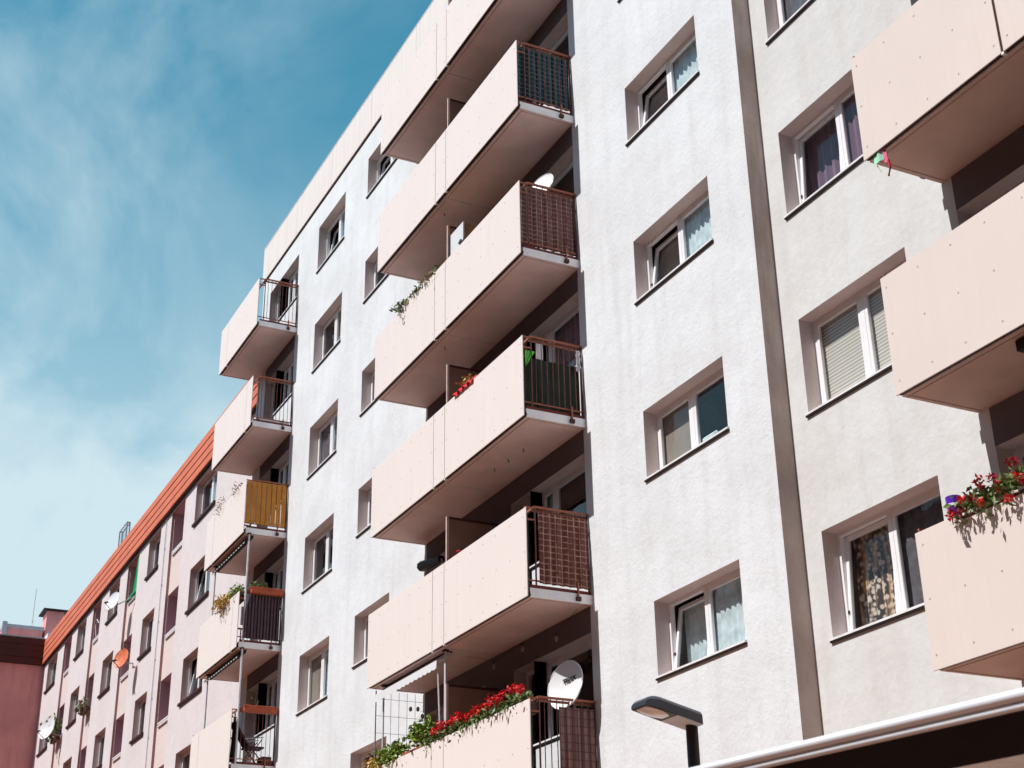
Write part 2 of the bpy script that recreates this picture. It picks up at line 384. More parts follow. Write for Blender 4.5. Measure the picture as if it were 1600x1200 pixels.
# ------------------------------------------------------------------ balconies
SLAB = .14; PH = 1.335; PD = 1.02
def boltgrid(mb, a, b, y, z0, z1):
    n = max(1, round((b-a-.16)/.46)); xs = [a+.08+(b-a-.16)*i/n for i in range(n+1)]
    for x in xs:
        for q in (.10, .50, .90): mb.disc((x+random.uniform(-.01, .01), y, z0+(z1-z0)*q), .011, 'bolt')
def balcony(root, x0, x1, zs, yw, joints, pkey, ends='R', split=None, tab=True, gap=.008, soff='soffit'):
    """balcony slab > front_panel (each board), railing, partition, bracket"""
    yf = yw-PD; yp = yw-1.10; sl = MB()
    segs = [(x0, x1)] if split is None else [(x0, split-.012), (split+.012, x1)]
    for a, b in segs:
        P = [(a, yf, zs), (b, yf, zs), (b, yw, zs), (a, yw, zs)]
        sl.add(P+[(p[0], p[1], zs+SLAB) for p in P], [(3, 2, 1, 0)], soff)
        sl.add(P+[(p[0], p[1], zs+SLAB) for p in P], [(0, 1, 5, 4), (1, 2, 6, 5), (2, 3, 7, 6), (3, 0, 4, 7)], 'slabedge')
        sl.add([(p[0], p[1], zs+SLAB) for p in P], [(0, 1, 2, 3)], 'floor')
        e = .055                                   # drip edge round the underside
        sl.box(a+.02, b-.02, yf+e, yf+e+.012, zs-.006, zs+.002, 'joint')
        if split is None or a == x0: sl.box(a+e, a+e+.012, yf+e+.013, yw-.02, zs-.006, zs+.002, 'joint')
        if split is None or b == x1: sl.box(b-e-.012, b-e, yf+e+.013, yw-.02, zs-.004, zs+.002, 'joint')
    if split is not None: sl.box(split-.011, split+.011, yf+.02, yw-.01, zs+.02, zs+SLAB-.01, 'darksteel')
    bal = sl.build('balcony', root)
    cuts = [x0+.005]+list(joints)+[x1+.07]
    for i in range(len(cuts)-1):
        a = cuts[i]+(gap if i else 0); b = cuts[i+1]-(gap if i < len(cuts)-2 else 0)
        p = MB(); p.box(a, b, yp, yp+.014, zs-.012, zs-.005+PH, pkey, .003); p.box(a+.004, b-.004, yp+.0145, yp+.0185, zs-.008, zs-.01+PH, 'boardback')
        boltgrid(p, a, b, yp, zs-.005, zs-.005+PH)
        p.build('front_panel', bal)
    r = MB()                                       # steelwork behind the boards
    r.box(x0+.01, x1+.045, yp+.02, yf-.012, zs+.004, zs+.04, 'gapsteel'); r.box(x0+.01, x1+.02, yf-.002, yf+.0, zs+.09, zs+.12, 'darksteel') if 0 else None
    r.box(x0+.02, x1+.03, yp+.02, yp+.05, zs+PH-.16, zs+PH-.12, 'darksteel')
    for j in joints:
        r.box(j-.03, j+.03, yp+.018, yp+.05, zs+.0, zs+PH-.03, 'darksteel')
        if tab: r.box(j-.016, j+.016, yp+.002, yp+.05, zs-.035, zs-.004, 'tab')
    zr = zs+1.385
    # top rails run behind the boards, then turn back to the wall at each end
    yr = yw-.90
    for sgn, X in ((1, x1-.03), (-1, x0+.03)):
        for o in (0, .07):
            r.bar((X-sgn*o, yr-.0, zr-.03*(o > 0)), (X-sgn*o, yw-.004, zr-.03*(o > 0)), .032, 'steel')
        r.bar((X, yr, zr), (X, yr, zs+SLAB), .020, 'barsteel')
        r.bar((X, yp+.03, zr-.02), (X, yr, zr-.02), .024, 'steel'); r.bar((X, yp+.03, zr-.20), (X, yr, zr-.20), .022, 'steel')
        r.bar((X, yw-.03, zr), (X, yw-.03, zs+SLAB), .026, 'darksteel')
        r.bar((X, yp+.03, zs+.26), (X, yw-.004, zs+.26), .020, 'steel')
        for k in range(8):
            Y = yr+.04+(yw-.07-yr-.04)*(k+.4)/8
            r.bar((X, Y, zs+.26), (X, Y, zr-.01), .0105, 'barsteel')
        r.box(X-.012, X+.012, yf+.02, yw-.01, zs+SLAB+.002, zs+SLAB+.055, 'redlead')
        r.bar((X+sgn*.045, yw-.24, zs+.30), (X+sgn*.045, yw-.24, zs+.07), .026, 'steel')
        r.box(min(X+sgn*.028, X+sgn*.075), max(X+sgn*.028, X+sgn*.075), yw-.275, yw-.205, zs+.025, zs+.085, 'darksteel')
    for a, b in ((x0+.03, x1-.03),):
        r.bar((a, yr, zr), (b, yr, zr), .032, 'steel'); r.bar((a, yp+.04, zs+PH-.04), (b, yp+.04, zs+PH-.04), .024, 'steel')
    r.box(x0+.01, x1+.02, yp+.03, yf-.004, zs+.055, zs+.075, 'darksteel')
    r.build('railing', bal)
    if split is not None:
        q = MB(); X = split; zt = zs+SLAB+2.08
        q.box(X-.02, X+.02, yf+.06, yf+.10, zs+SLAB, zt, 'pinkpaint'); q.box(X-.02, X+.02, yf+.10, yw-.01, zt-.04, zt, 'darksteel')
        q.box(X-.02, X+.02, yw-.05, yw-.01, zs+SLAB, zt-.04, 'darksteel')
        q.box(X-.008, X+.012, yf+.10, yw-.05, zs+SLAB+.05, zt-.04, 'board')
        q.build('partition', bal)
    return bal

ZT = lambda k: 19.577-2.8*k                         # lintel height of storey k, counted from the top
ZS = lambda k: 17.17-2.8*k                          # underside of the balcony slabs of storey k

# ================================================================== SETTING
g = MB(); R_ = 900
g.quad((-R_, -R_, GZ), (R_, -R_, GZ), (R_, R_, GZ), (-R_, R_, GZ), 'asphalt')
tag(g.build('ground', origin=(0, 0, GZ)), 'warm brown paved ground in front of the apartment blocks', kind='structure')

# unseen blocks behind the camera, added to cut sky fill and darken reflections
OB = thing('apartment_building', (0, -34, GZ), 'unseen brown row across the street, added to block sky light and darken the window glass', 'building')
M['brick'] = stucco('brown_render', (.20, .12, .09), (.13, .08, .06), .01, .3)
q = MB(); q.box(-75, 60, -46, -30, GZ, 20, 'brick'); q.build('wall', OB)
q = MB(); q.box(-75.3, 60.3, -46.3, -29.6, 20.01, 20.6, 'fascia'); q.build('roof', OB)
for i in range(24):
    for j in range(4):
        q = MB(); x = -66+5.2*i; z = 1.2+3.9*j
        q.box(x, x+1.7, -29.99, -29.9, z, z+1.6, 'upvc'); q.box(x+.1, x+1.6, -29.9, -29.88, z+.1, z+1.5, 'black'); q.build('window', OB)
SB = thing('apartment_building', (27, -10, GZ), 'plain brown block added out of view on the right to block sky light', 'building')  # added out of view to block sky light from the right
q = MB(); q.box(27, 40, -28, 30, GZ, 25, 'brick'); q.build('wall', SB)

# ================================================================== WHITE BLOCK
WX0 = -22.73
WB = thing('apartment_building', (-11, 5, GZ), 'tall white stucco apartment block with pink balconies in two stacks, centre', 'building')
holes = []; wins = []
for k in range(0, 7):
    holes.append((-2.944, -.923, ZT(k)-1.035, ZT(k), RV+.05)); wins.append(('A', k, holes[-1]))
    holes.append((-17.979, -16.027, 19.52-2.8*k-1.30, 19.52-2.8*k, RV+.05)); wins.append(('B', k, holes[-1]))
    holes.append((-14.498, -12.599, 19.549-2.8*k-1.055, 19.549-2.8*k, RV+.05)); wins.append(('C', k, holes[-1]))
def opening(x0, x1, k, wx0, wx1, zt=None):
    """balcony opening = window with wall below it + door down to the floor"""
    zt = zt or ZT(k); zf = ZS(k)+SLAB+.02
    return [(wx0, wx1, zt-1.285, zt, RV+.05), ((x0, wx0) if x0 < wx0-.01 else (wx1, x1))+(zf, zt, RV+.05)]
ops = []
for k in range(0, 7):
    for (x0, x1, a, b) in ((-7.20, -4.68, -6.50, -4.68), (-10.76, -8.24, -10.76, -8.94), (-22.03, -19.56, -21.04, -19.56)):
        h = opening(x0, x1, k, a, b); ops.append((k, h)); holes += h
w = MB(); wall_mesh(w, 'white', WX0, 0, GZ, 20.19, 0, holes, rev='reveal')
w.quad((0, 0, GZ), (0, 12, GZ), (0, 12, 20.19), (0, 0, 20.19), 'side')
w.quad((WX0, 0, GZ), (WX0, 0, 20.19), (WX0, 12, 20.19), (WX0, 12, GZ), 'white')
w.quad((WX0, 12, GZ), (0, 12, GZ), (0, 12, 20.19), (WX0, 12, 20.19), 'white')
w.build('wall', WB)
def spandrel_shade(root, spans, k, y, off=0.):  # dark sheets standing in for recess shade above the balcony openings
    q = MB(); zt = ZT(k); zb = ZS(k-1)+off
    for x0, x1 in spans: q.box(x0, x1, y-.004, y-.001, zt, zb-.002, 'spandrel_shade')
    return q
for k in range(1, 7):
    q = spandrel_shade(WB, ((-10.76, -4.68),), k, 0); q.box(-8.24, -7.2, -.004, -.001, ZS(k)+SLAB+.01, ZT(k), 'spandrel_shade'); q.build('spandrel_shade', WB)
    spandrel_shade(WB, ((-22.03, -19.56),), k, 0).build('spandrel_shade', WB)
r = MB(); r.box(WX0+.02, -.02, .02, 11.98, 20.21, 20.5, 'zinc'); r.build('roof', WB)
pp = MB()                                           # parapet of vertical boards over a dark shadow gap
xj = [WX0-.02]+[-19.77+2.75*i for i in range(8)]
for i in range(8):
    a = xj[i]+(.006 if i else 0); b = (xj[i+1] if i < 7 else .02)-.006
    pp.box(a, b, -.045, -.02, 20.245, 21.34, 'parapet', .003)
pp.box(WX0+.01, -.01, -.018, .15, 20.21, 21.32, 'darksteel')
pp.box(WX0, 0, -.052, .16, 21.342, 21.365, 'parapet')
pp.build('parapet', WB)
CURT = {('A', 1): ('net', 'net'), ('A', 2): ('tanshade', 'net'), ('A', 3): ('tanshade', 'net'), ('A', 4): ('tanshade', None), ('A', 5): ('net', 'net'),
        ('B', 0): (None, 'net'), ('B', 2): ('greycurt', 'net'), ('C', 1): (None, None), ('C', 5): ('purple', None), ('B', 4): ('tanshade', 'net')}
for c, k, h in wins:
    window(WB, h[0], h[1], h[2], h[3], 0, tilt=(c, k) in (('A', 2), ('A', 3), ('A', 5), ('B', 0), ('C', 0)),
           curtains=CURT.get((c, k), (None, random.choice([None, 'greycurt', 'tanshade']))), mull=.46 if c == 'A' else .5)
for n_, (k, hs) in enumerate(ops):
    h, d = hs
    col = n_ % 3
    cu = {(0, 3): (None, 'purple'), (0, 4): ('net', None), (0, 5): (None, None), (2, 4): (None, None)}.get((col, k), (None, None))
    window(WB, h[0], h[1], h[2], h[3], 0, curtains=cu, mull=.12 if 0 else (.13 if 0 else .25) if col == 0 else (.75 if col == 1 else .32), sillproj=.03)
    door_leaf(WB, d[0], d[1], d[2], d[3], 0, curtain='greycurt' if (col, k) in ((0, 4), (1, 3)) else None)
for k in range(0, 6):
    balcony(WB, -10.83, -4.61, ZS(k), 0, (-7.935, -7.47), 'panel', split=-7.70)
    fj = (-22.1,) if k in (0, 2, 4) else (-19.85,)
    balcony(WB, -22.81, -19.43, ZS(k)+.0, 0, fj, 'panel')
# hooks in the soffits
hk = [(3, -5.75, -.5), (3, -6.7, -.55), (3, -6.25, -.52), (1, -8.2, -.8), (2, -8.15, -.8)]
for k, x, y in hk:
    q = MB(); z = ZS(k); q.tube([(x, y, z+.01), (x, y, z-.04), (x+.02, y, z-.07), (x+.035, y, z-.045)], .006, 'darksteel', 5)
    q.build('ceiling_hook', WB)

# ================================================================== CREAM BLOCK (right)
DY = .29
CB = thing('apartment_building', (7, 5, GZ), 'cream stucco apartment block with peach balconies, stepped back right of the white block', 'building')
holes = []; wins = []; ops = []
for k in range(0, 7):
    holes.append((.355, 2.37, ZT(k)-1.295, ZT(k), RV+.05)); wins.append((k, holes[-1]))
    for (x0, x1, a, b) in ((3.24, 5.76, 3.24, 5.06), (5.95+.4, 9.2, 7.1, 9.2)):
        h = opening(x0, x1, k, a, b); ops.append((k, h)); holes += h
w = MB(); wall_mesh(w, 'cream', 0.004, 14, GZ, 20.19, DY, holes, rev='reveal')
w.quad((14, DY, GZ), (14, 12, GZ), (14, 12, 20.19), (14, DY, 20.19), 'cream'); w.quad((.01, 12, GZ), (14, 12, GZ), (14, 12, 20.19), (.01, 12, 20.19), 'cream')
w.build('wall', CB)
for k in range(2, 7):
    q = spandrel_shade(CB, ((3.24, 9.2),), k, DY, .04); q.box(5.76, 6.35, DY-.004, DY-.001, ZS(k)+SLAB+.05, ZT(k), 'spandrel_shade'); q.build('spandrel_shade', CB)
r = MB(); r.box(.02, 13.98, DY+.02, 11.98, 20.21, 20.5, 'zinc'); r.build('roof', CB)
pp = MB()
for i in range(5): pp.box(.03+2.79*i, .03+2.79*i+2.778, DY-.045, DY-.02, 20.245, 21.34, 'parapet', .003)
pp.box(.03, 13.97, DY-.018, DY+.15, 20.21, 21.32, 'darksteel'); pp.build('parapet', CB)
CD = {2: ('greycurt', 'net'), 3: ('purple', 'purple'), 4: ('blind', 'blind'), 5: ('lace', 'greycurt')}
def lacemat():
    m, nt, b = nodes('brown_lace_curtain'); v = coord(nt, (1, 1, 1))
    vo = N(nt, 'ShaderNodeTexVoronoi'); vo.inputs['Scale'].default_value = 15; nt.links.new(v, vo.inputs['Vector'])
    st = noise(nt, coord(nt, (7, 1, .6)), 2.2, 3)
    f = N(nt, 'ShaderNodeMath', operation='MULTIPLY'); nt.links.new(ramp(nt, vo.outputs['Distance'], .55, .32), f.inputs[0]); nt.links.new(ramp(nt, st, .3, .55, .75, 1), f.inputs[1])
    c = mix(nt, f.outputs[0], (.05, .02, .012, 1), (.86, .70, .60, 1))
    w_ = mix(nt, ramp(nt, st, .5, .62, 0, .75), c, (.72, .42, .20, 1))
    nt.links.new(w_, b.inputs['Base Color']); b.inputs['Roughness'].default_value = .9; return m
M['lace'] = lacemat()
for k, h in wins:
    window(CB, h[0], h[1], h[2], h[3], DY, tilt=4 if k in (3, 5) else False, curtains=CD.get(k, (None, None)), mull=.47)
for n_, (k, hs) in enumerate(ops):
    h, d = hs; window(CB, h[0], h[1], h[2], h[3], DY, curtains=(None, None), mull=.5); door_leaf(CB, d[0], d[1], d[2], d[3], DY)
for k in range(1, 6):
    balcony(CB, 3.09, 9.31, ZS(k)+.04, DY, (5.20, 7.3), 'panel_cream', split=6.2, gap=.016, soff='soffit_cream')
M['shelf'] = M['soffit']

# ================================================================== ROSE BLOCK (far left)
RB = thing('apartment_building', (-40, 5, GZ), 'long pale rose block with terracotta boarded eaves, left beyond the white block', 'building')
EZ = lambda k: 16.625-2.8*k
holes = []; wins = []
EC = [(-29.9, -27.5), (-36.05, -34.38), (-42.3, -40.5), (-48.3, -46.55), (-54.9, -52.65)]
LC = [(-32.95, -31.25), (-39.25, -37.53), (-45.25, -43.7), (-51.15, -49.5)]
for k in range(0, 5):
    for i, (a, b) in enumerate(EC):
        holes.append((a, b, EZ(k)-1.35, EZ(k), .25)); wins.append((i, k, holes[-1]))
cols = [(a, b, GZ, 16.65, .085, 'jamb') for a, b in LC]
w = MB(); wall_mesh(w, 'rose', -56, -23.0, GZ, 16.95, DY, holes+cols, rev='reveal_rose')
w.quad((-56, 13, GZ), (-23, 13, GZ), (-23, 13, 16.95), (-56, 13, 16.95), 'rose')
w.quad((-23, DY, GZ), (-23, 13, GZ), (-23, 13, 16.95), (-23, DY, 16.95), 'rose')
w.build('wall', RB)
for ci, (a, b) in enumerate(LC):                    # recessed strips: a parapet infill and an open loggia on every storey
    w = MB(); lh = [(a+.03, b, EZ(k)-1.43, EZ(k) if k else EZ(0)+.02, 1.15) for k in range(0, 6)]
    wall_mesh(w, 'infill', a+.002, b-.002, GZ, 16.649, DY+.085, lh, rev='loggia')
    for h in lh: w.quad((h[0], DY+1.235, h[2]), (h[1], DY+1.235, h[2]), (h[1], DY+1.235, h[3]), (h[0], DY+1.235, h[3]), 'loggia')
    lg = w.build('loggia', RB)
    for k in range(0, 6):
        q = MB(); z = EZ(k)-1.43
        q.box(a+.22, b-.004, DY+.03, DY+.08, z+.01, z+.05, 'upvc'); q.box(a+.22, b-.004, DY+.03, DY+.08, z-.075, z-.035, 'upvc')
        q.box(a+.22, a+.25, DY+.035, DY+.078, z-.08, z+.012, 'greymetal')
        q.build('handrail', lg)
        d = MB(); yb = DY+1.2
        d.box(a+.25, a+1.05, yb-.04, yb, z-.9, z+1.1, 'upvc'); d.box(a+.33, a+.97, yb-.05, yb-.04, z-.8, z+1.0, 'black')
        d.build('balcony_door', lg)
for i, k, h in wins:
    window(RB, h[0], h[1], h[2], h[3], DY, tilt=(i == 0 and k in (1, 2)), sillkey='sill_dark', sillproj=.07, sillh=.06, depth=.2,
           curtains=(None, ('net', None, 'greycurt', 'net', None, 'tanshade')[(i+2*k) % 6]))
cl = MB()
xs = [-56, -50.1, -44.2, -38.3, -32.4, -26.5, -22.75]
for j in range(4):
    z0 = 16.76+.285*j
    for i in range(6):
        a, b = xs[i]+.004, xs[i+1]-.004
        cl.add([(a, DY-.145, z0), (b, DY-.145, z0), (b, DY-.125, z0+.279), (a, DY-.125, z0+.279), (a, DY+.0, z0), (b, DY+.0, z0), (b, DY+.0, z0+.279), (a, DY, z0+.279)],
               [(0, 1, 2, 3), (0, 4, 5, 1), (3, 2, 6, 7), (1, 5, 6, 2), (0, 3, 7, 4)], 'orange')
cl.box(-56, -22.76, DY-.09, DY-.01, 16.72, 17.86, 'black')
cl.build('eaves_boarding', RB)
rf = MB(); rf.box(-56.1, -22.76, DY-.02, 13, 17.91, 17.96, 'zinc'); rf.box(-56, -22.78, DY+.18, DY+.22, 17.96, 18.17, 'palemetal')
for i in range(26): rf.box(-55.5+1.28*i, -55.44+1.28*i, DY+.16, DY+.24, 17.97, 18.20, 'zinc')
rf.build('roof', RB)
dp = MB(); dp.tube([(-33.55+.0, DY-.03, 16.7), (-33.55, DY-.03, GZ)], .012, 'greymetal', 6)
for i in range(9): dp.box(-33.58, -33.52, DY-.045, DY+.0, 15.6-1.25*i, 15.64-1.25*i, 'palemetal')
dp.build('lightning_conductor', RB)
hb = MB()
for a, b_ in (((-45.2, 1.0), (-43.9, 1.0)), ((-45.2, 1.12), (-43.9, 1.12)), ((-45.2, 1.0), (-45.2, 1.12)), ((-43.9, 1.0), (-43.9, 1.12))):
    hb.bar((a[0], a[1], 19.95), (b_[0], b_[1], 19.95), .05, 'zinc')
for x in (-45.2, -43.9):
    for y in (1.0, 1.12): hb.bar((x, y, 17.96), (x, y, 19.95), .05, 'zinc')
hb.box(-45.18, -43.92, 1.05, 1.06, 18.0, 19.9, 'glass')
hb.build('roof_hatch', RB)

# ================================================================== PINK WING (far left edge)
PW = thing('apartment_building', (-62, -8, GZ), 'dusty pink end wing with dark brown boarded eaves and chimney, at the far left edge', 'building')
w = MB(); w.box(-68, -56.02, -22, 12, GZ, 16.73, 'wing'); w.build('wall', PW)
f = MB()
for j in range(4): f.box(-68, -55.86+.02*(j % 2), -22, DY-.17, 16.745+.296*j, 16.745+.296*j+.286, 'fascia')
f.box(-67.9, -55.92, -22, DY-.18, 16.735, 17.92, 'black'); f.build('eaves_boarding', PW)
r = MB(); r.box(-68, -55.84, -22, DY-.16, 17.94, 18.0, 'zinc'); r.box(-68, -56.05, DY-.15, 12, 17.97, 18.03, 'zinc'); rr = r.build('roof', PW)
q = MB(); q.box(-64, -57.5, -1.55, .25, 18.0, 18.75, 'wing'); q.box(-64.05, -57.44, -1.6, .3, 18.75, 18.92, 'zinc')
q.box(-57.46, -57.40, -1.62, -1.40, 18.0, 19.02, 'zinc'); q.box(-60, -59, -.6, .2, 18.92, 19.15, 'black'); q.build('penthouse', PW)
q = MB(); q.box(-58.6, -57.5, .36, 1.15, 18.0, 19.75, 'wing'); q.box(-58.75, -57.3, .16, 1.35, 19.75, 19.83, 'black'); q.build('chimney', PW)
q = MB(); q.box(-57.3, -56.2, .3, .9, 18.03, 18.35, 'palemetal'); q.build('roof_cover', PW)
q = MB(); q.tube([(-58, -.2, 18.9), (-58, -.2, 20.9)], .018, 'zinc', 5); q.ball((-58, -.2, 19.3), .05, 'zinc', 6); q.build('antenna', PW)

# ================================================================== SATELLITE DISHES
def dish(loc, nrm, R0, key, label, arm=True, text=None, mount=None, group='satellite dishes on the buildings'):
    nrm = Vector(nrm).normalized(); up = Vector((0, 0, 1)); u = up.cross(nrm).normalized(); v = nrm.cross(u)
    root = thing('satellite_dish', loc, label, 'satellite dish', group); c = Vector(loc)
    b = MB(); n = 28; rings = 6; vs = []; fs = []
    for i in range(rings+1):
        r = R0*i/rings; dz = .16*R0*((i/rings)**2)
        for k in range(n):
            a = 2*math.pi*k/n; vs.append(c+u*r*.92*math.cos(a)+v*r*math.sin(a)+nrm*dz)
    for i in range(rings):
        for k in range(n): fs.append((i*n+k, i*n+(k+1) % n, (i+1)*n+(k+1) % n, (i+1)*n+k))
    b.add(vs, fs, key); b.add([p-nrm*.012 for p in vs], [f[::-1] for f in fs], key)
    b.tube([c+u*R0*.92*math.cos(2*math.pi*k/n)+v*R0*math.sin(2*math.pi*k/n)+nrm*.15*R0 for k in range(n+1)], .010, key, 5)
    ro = b.build('reflector', root, smooth=True)
    m = MB()
    if arm:
        tip = c-v*R0*.62+nrm*R0*1.05
        m.bar(c-v*R0*.95+nrm*.1*R0, tip, .022, 'darksteel'); m.tube([tip-nrm*.02-v*.01, tip-nrm*.14+v*.07], .035, 'darksteel', 8)
        m.build('receiver_arm', root)
    b2 = MB(); b2.bar(c-nrm*.02, c-nrm*.16-v*.06, .05, 'greymetal')
    if mount: b2.tube([c-nrm*.16-v*.06]+[Vector(p) for p in mount], .02, 'greymetal', 6)
    b2.build('bracket', root)
    if text:
        cu = bpy.data.curves.new('logo', 'FONT'); cu.body = text; cu.size = R0*.24; cu.align_x = 'CENTER'; cu.extrude = .0008; cu.offset = .006
        to = bpy.data.objects.new('logo_tmp', cu); me = bpy.data.meshes.new_from_object(to); bpy.data.objects.remove(to)
        me.materials.clear(); me.materials.append(M['black'])
        rot = Matrix((u, v, nrm)).transposed().to_4x4()
        me.transform(Matrix.Rotation(math.radians(8), 4, 'Z')); me.transform(rot)
        o = bpy.data.objects.new('logo', me); C.objects.link(o); o.parent = root
        o.location = v*R0*.16+nrm*(.028*R0+.012)+u*R0*.12
    return root
dish((-4.84, -.33, 4.80), (.30, -.90, .18), .36, 'whiteplastic', 'large white satellite dish with black lettering on the lowest middle balcony', text='TRIAX', arm=False, mount=[(-4.9, -.2, 4.35), (-4.9, -.2, 3.35)])
dish((-4.93, -.45, 13.16), (.35, -.8, .30), .26, 'whiteplastic', 'small white satellite dish behind the rail above a brown checked cloth', arm=False, mount=[(-4.95, -.3, 12.7), (-4.95, -.3, 11.75)])
dish((-38.6, -.24, 15.08), (.42, -.82, .25), .35, 'whiteplastic', 'white satellite dish in front of a top floor window beside a green curtain', mount=[(-38.1, .2, 15.1), (-37.6, .31, 15.1)])
dish((-36.45, -.2, 12.5), (.50, -.80, .22), .35, 'dish_orange', 'rusty orange satellite dish on the rose block', mount=[(-36.5, .2, 12.4), (-37.0, .31, 12.35)])
dish((-49.6, -.26, 12.6), (.48, -.80, .22), .46, 'whiteplastic', 'white satellite dish nearest the pink end wing, low on the rose block', mount=[(-49.6, .1, 12.4), (-49.7, .31, 12.35)])

# ================================================================== PLANTS
def foliage(mb, a, b, n, spread, key, size=.045, hang=0., dz=.05):
    a, b = Vector(a), Vector(b)
    for i in range(n):
        t = random.random(); p = a.lerp(b, t)
        cl_ = .6+.5*math.sin(t*23)+.4*math.sin(t*51+1)
        p += Vector((random.gauss(0, spread), random.gauss(0, spread*.8), random.gauss(dz*cl_, spread*.8)))
        if random.random() < hang: p += Vector((0, -.07-abs(random.gauss(0, .03)), -abs(random.gauss(0, .09))))
        mb.leaf(p, size*random.uniform(.6, 1.3), key)
def blossoms(mb, a, b, n, key, r=.05, up=.1, sp=.05):
    a, b = Vector(a), Vector(b)
    for i in range(n):
        p = a.lerp(b, (i+random.random()*.8)/n)+Vector((0, random.gauss(-.03, sp), up+random.gauss(0, sp)))
        for _ in range(26):
            d = Vector((random.gauss(0, 1), random.gauss(0, 1), random.gauss(0, 1))).normalized()*r*random.uniform(.4, 1)
            mb.leaf(p+d, r*.42, key, 0)
        mb.tube([p-Vector((0, 0, up)), p], .004, 'leaf', 4)
def trough(root, a, b, w, h, key, name='trough'):
    q = MB(); x0, x1 = min(a[0], b[0]), max(a[0], b[0]); y0, y1 = min(a[1], b[1]), max(a[1], b[1]); z = a[2]
    if x1-x0 > y1-y0: q.box(x0, x1, y0-w/2, y0+w/2, z-h, z, key, .01); q.box(x0-.01, x1+.01, y0-w/2-.012, y0+w/2+.012, z-.03, z+.004, key, .005)
    else: q.box(x0-w/2, x0+w/2, y0, y1, z-h, z, key, .01); q.box(x0-w/2-.012, x0+w/2+.012, y0-.01, y1+.01, z-.03, z+.004, key, .005)
    return q.build(name, root)
def flowerbox(a, b, label, parts, key='brownbox', w=.17, h=.16, z=None, group=None, name='flower_box'):
    root = thing(name, ((a[0]+b[0])/2, (a[1]+b[1])/2, a[2]-h), label, 'flower box', group)
    trough(root, a, b, w, h, key)
    for nm, fn in parts:
        q = MB(); fn(q); q.build(nm, root)
    return root
zt5 = ZS(5)+PH
G = 'flower boxes on the balconies'
flowerbox((-8.3, -1.0, zt5-.02), (-4.66, -1.0, zt5-.02), 'long flower box of bright red geraniums on the lowest middle balcony', [
    ('foliage', lambda q: foliage(q, (-8.2, -1.05, zt5+.03), (-4.7, -1.05, zt5+.03), 1700, .045, 'leaf', .038, .06, .05)),
    ('blossom', lambda q: blossoms(q, (-7.8, -1.05, zt5+.0), (-4.75, -1.05, zt5+.03), 30, 'petal_red', .068, .17, .035))], group=G)
flowerbox((-9.15, -1.0, zt5+.03), (-8.34, -1.0, zt5+.03), 'short terracotta trough with a leafy lime green bush, left of the red geraniums', [
    ('foliage', lambda q: foliage(q, (-8.75, -1.0, zt5+.18), (-8.35, -1.0, zt5+.25), 420, .10, 'leaf_lime', .05, .05, .08))], key='terracotta', group=G)
flowerbox((-10.7, -1.0, zt5+.0), (-9.2, -1.0, zt5+.0), 'flower box of yellowing and green plants left of the lime green bush', [
    ('foliage', lambda q: (foliage(q, (-10.2, -1.05, zt5+.06), (-9.25, -1.05, zt5+.08), 520, .08, 'leaf_lime', .045, .15, .08), foliage(q, (-10.65, -1.05, zt5+.02), (-10.0, -1.05, zt5+.03), 420, .08, 'leaf_yellow', .04, .2, .05)))], key='terracotta', group=G)
zt2 = ZS(2)+PH
flowerbox((-9.7, -1.0, zt2-.04), (-7.75, -1.0, zt2-.04), 'flower box with straggly white blossoms spilling over the balcony under the raven cabinet', [
    ('foliage', lambda q: (foliage(q, (-9.6, -1.12, zt2-.0), (-9.2, -1.12, zt2+.03), 90, .05, 'leaf', .04, .25, .04), foliage(q, (-8.9, -1.1, zt2+.02), (-7.8, -1.1, zt2+.02), 110, .04, 'leaf', .035, .1, .03))),
    ('blossom', lambda q: blossoms(q, (-9.6, -1.08, zt2-.05), (-7.8, -1.08, zt2-.05), 11, 'petal_white', .045, .08, .03))], group=G)
zD = ZS(5)+.04+PH-.0
flowerbox((3.75, -.72, zD-.04), (6.2, -.72, zD-.04), 'flower box of crimson geraniums on the peach balcony at the right edge', [
    ('foliage', lambda q: foliage(q, (3.75, -.79, zD+.03), (6.1, -.79, zD+.05), 1700, .055, 'leaf', .036, .16, .04)),
    ('blossom', lambda q: (blossoms(q, (3.68, -.82, zD-.02), (6.1, -.80, zD+.03), 24, 'petal_crimson', .06, .13, .07), blossoms(q, (3.7, -.86, zD-.05), (6.1, -.86, zD-.05), 14, 'petal_red', .05, .07, .05)))], group=G)
q = MB(); q.box(3.62, 3.70, -.82, -.70, zD-.03, zD+.15, 'petal_crimson', .02)
M['violet'] = plain('violet_plastic', (.10, .02, .45), .4); q = MB()
q.tube([(3.62, -.76, zD-.0), (3.62, -.76, zD+.20)], .06, 'violet', 12, .075); q.tube([(3.62, -.76, zD+.10), (3.62, -.76, zD+.125)], .074, 'whiteplastic', 12)
tag(q.build('plant_pot', origin=(3.62, -.76, zD), smooth=False), 'violet plastic pot with a white band beside the crimson geraniums', 'pot')
zt3F = ZS(2)+PH
flowerbox((-22.3, -1.0, zt3F-.03), (-19.7, -1.0, zt3F-.03), 'flower box of dry brown twigs on the balcony with yellow slats', [
    ('foliage', lambda q: (foliage(q, (-22.0, -1.12, zt3F+.0), (-21.2, -1.12, zt3F+.05), 90, .07, 'leaf_brown', .024, .25, .10), foliage(q, (-20.4, -1.1, zt3F+.0), (-19.7, -1.1, zt3F+.0), 70, .05, 'leaf_brown', .03, .3, .03)))], group=G)
zt4F = ZS(3)+PH
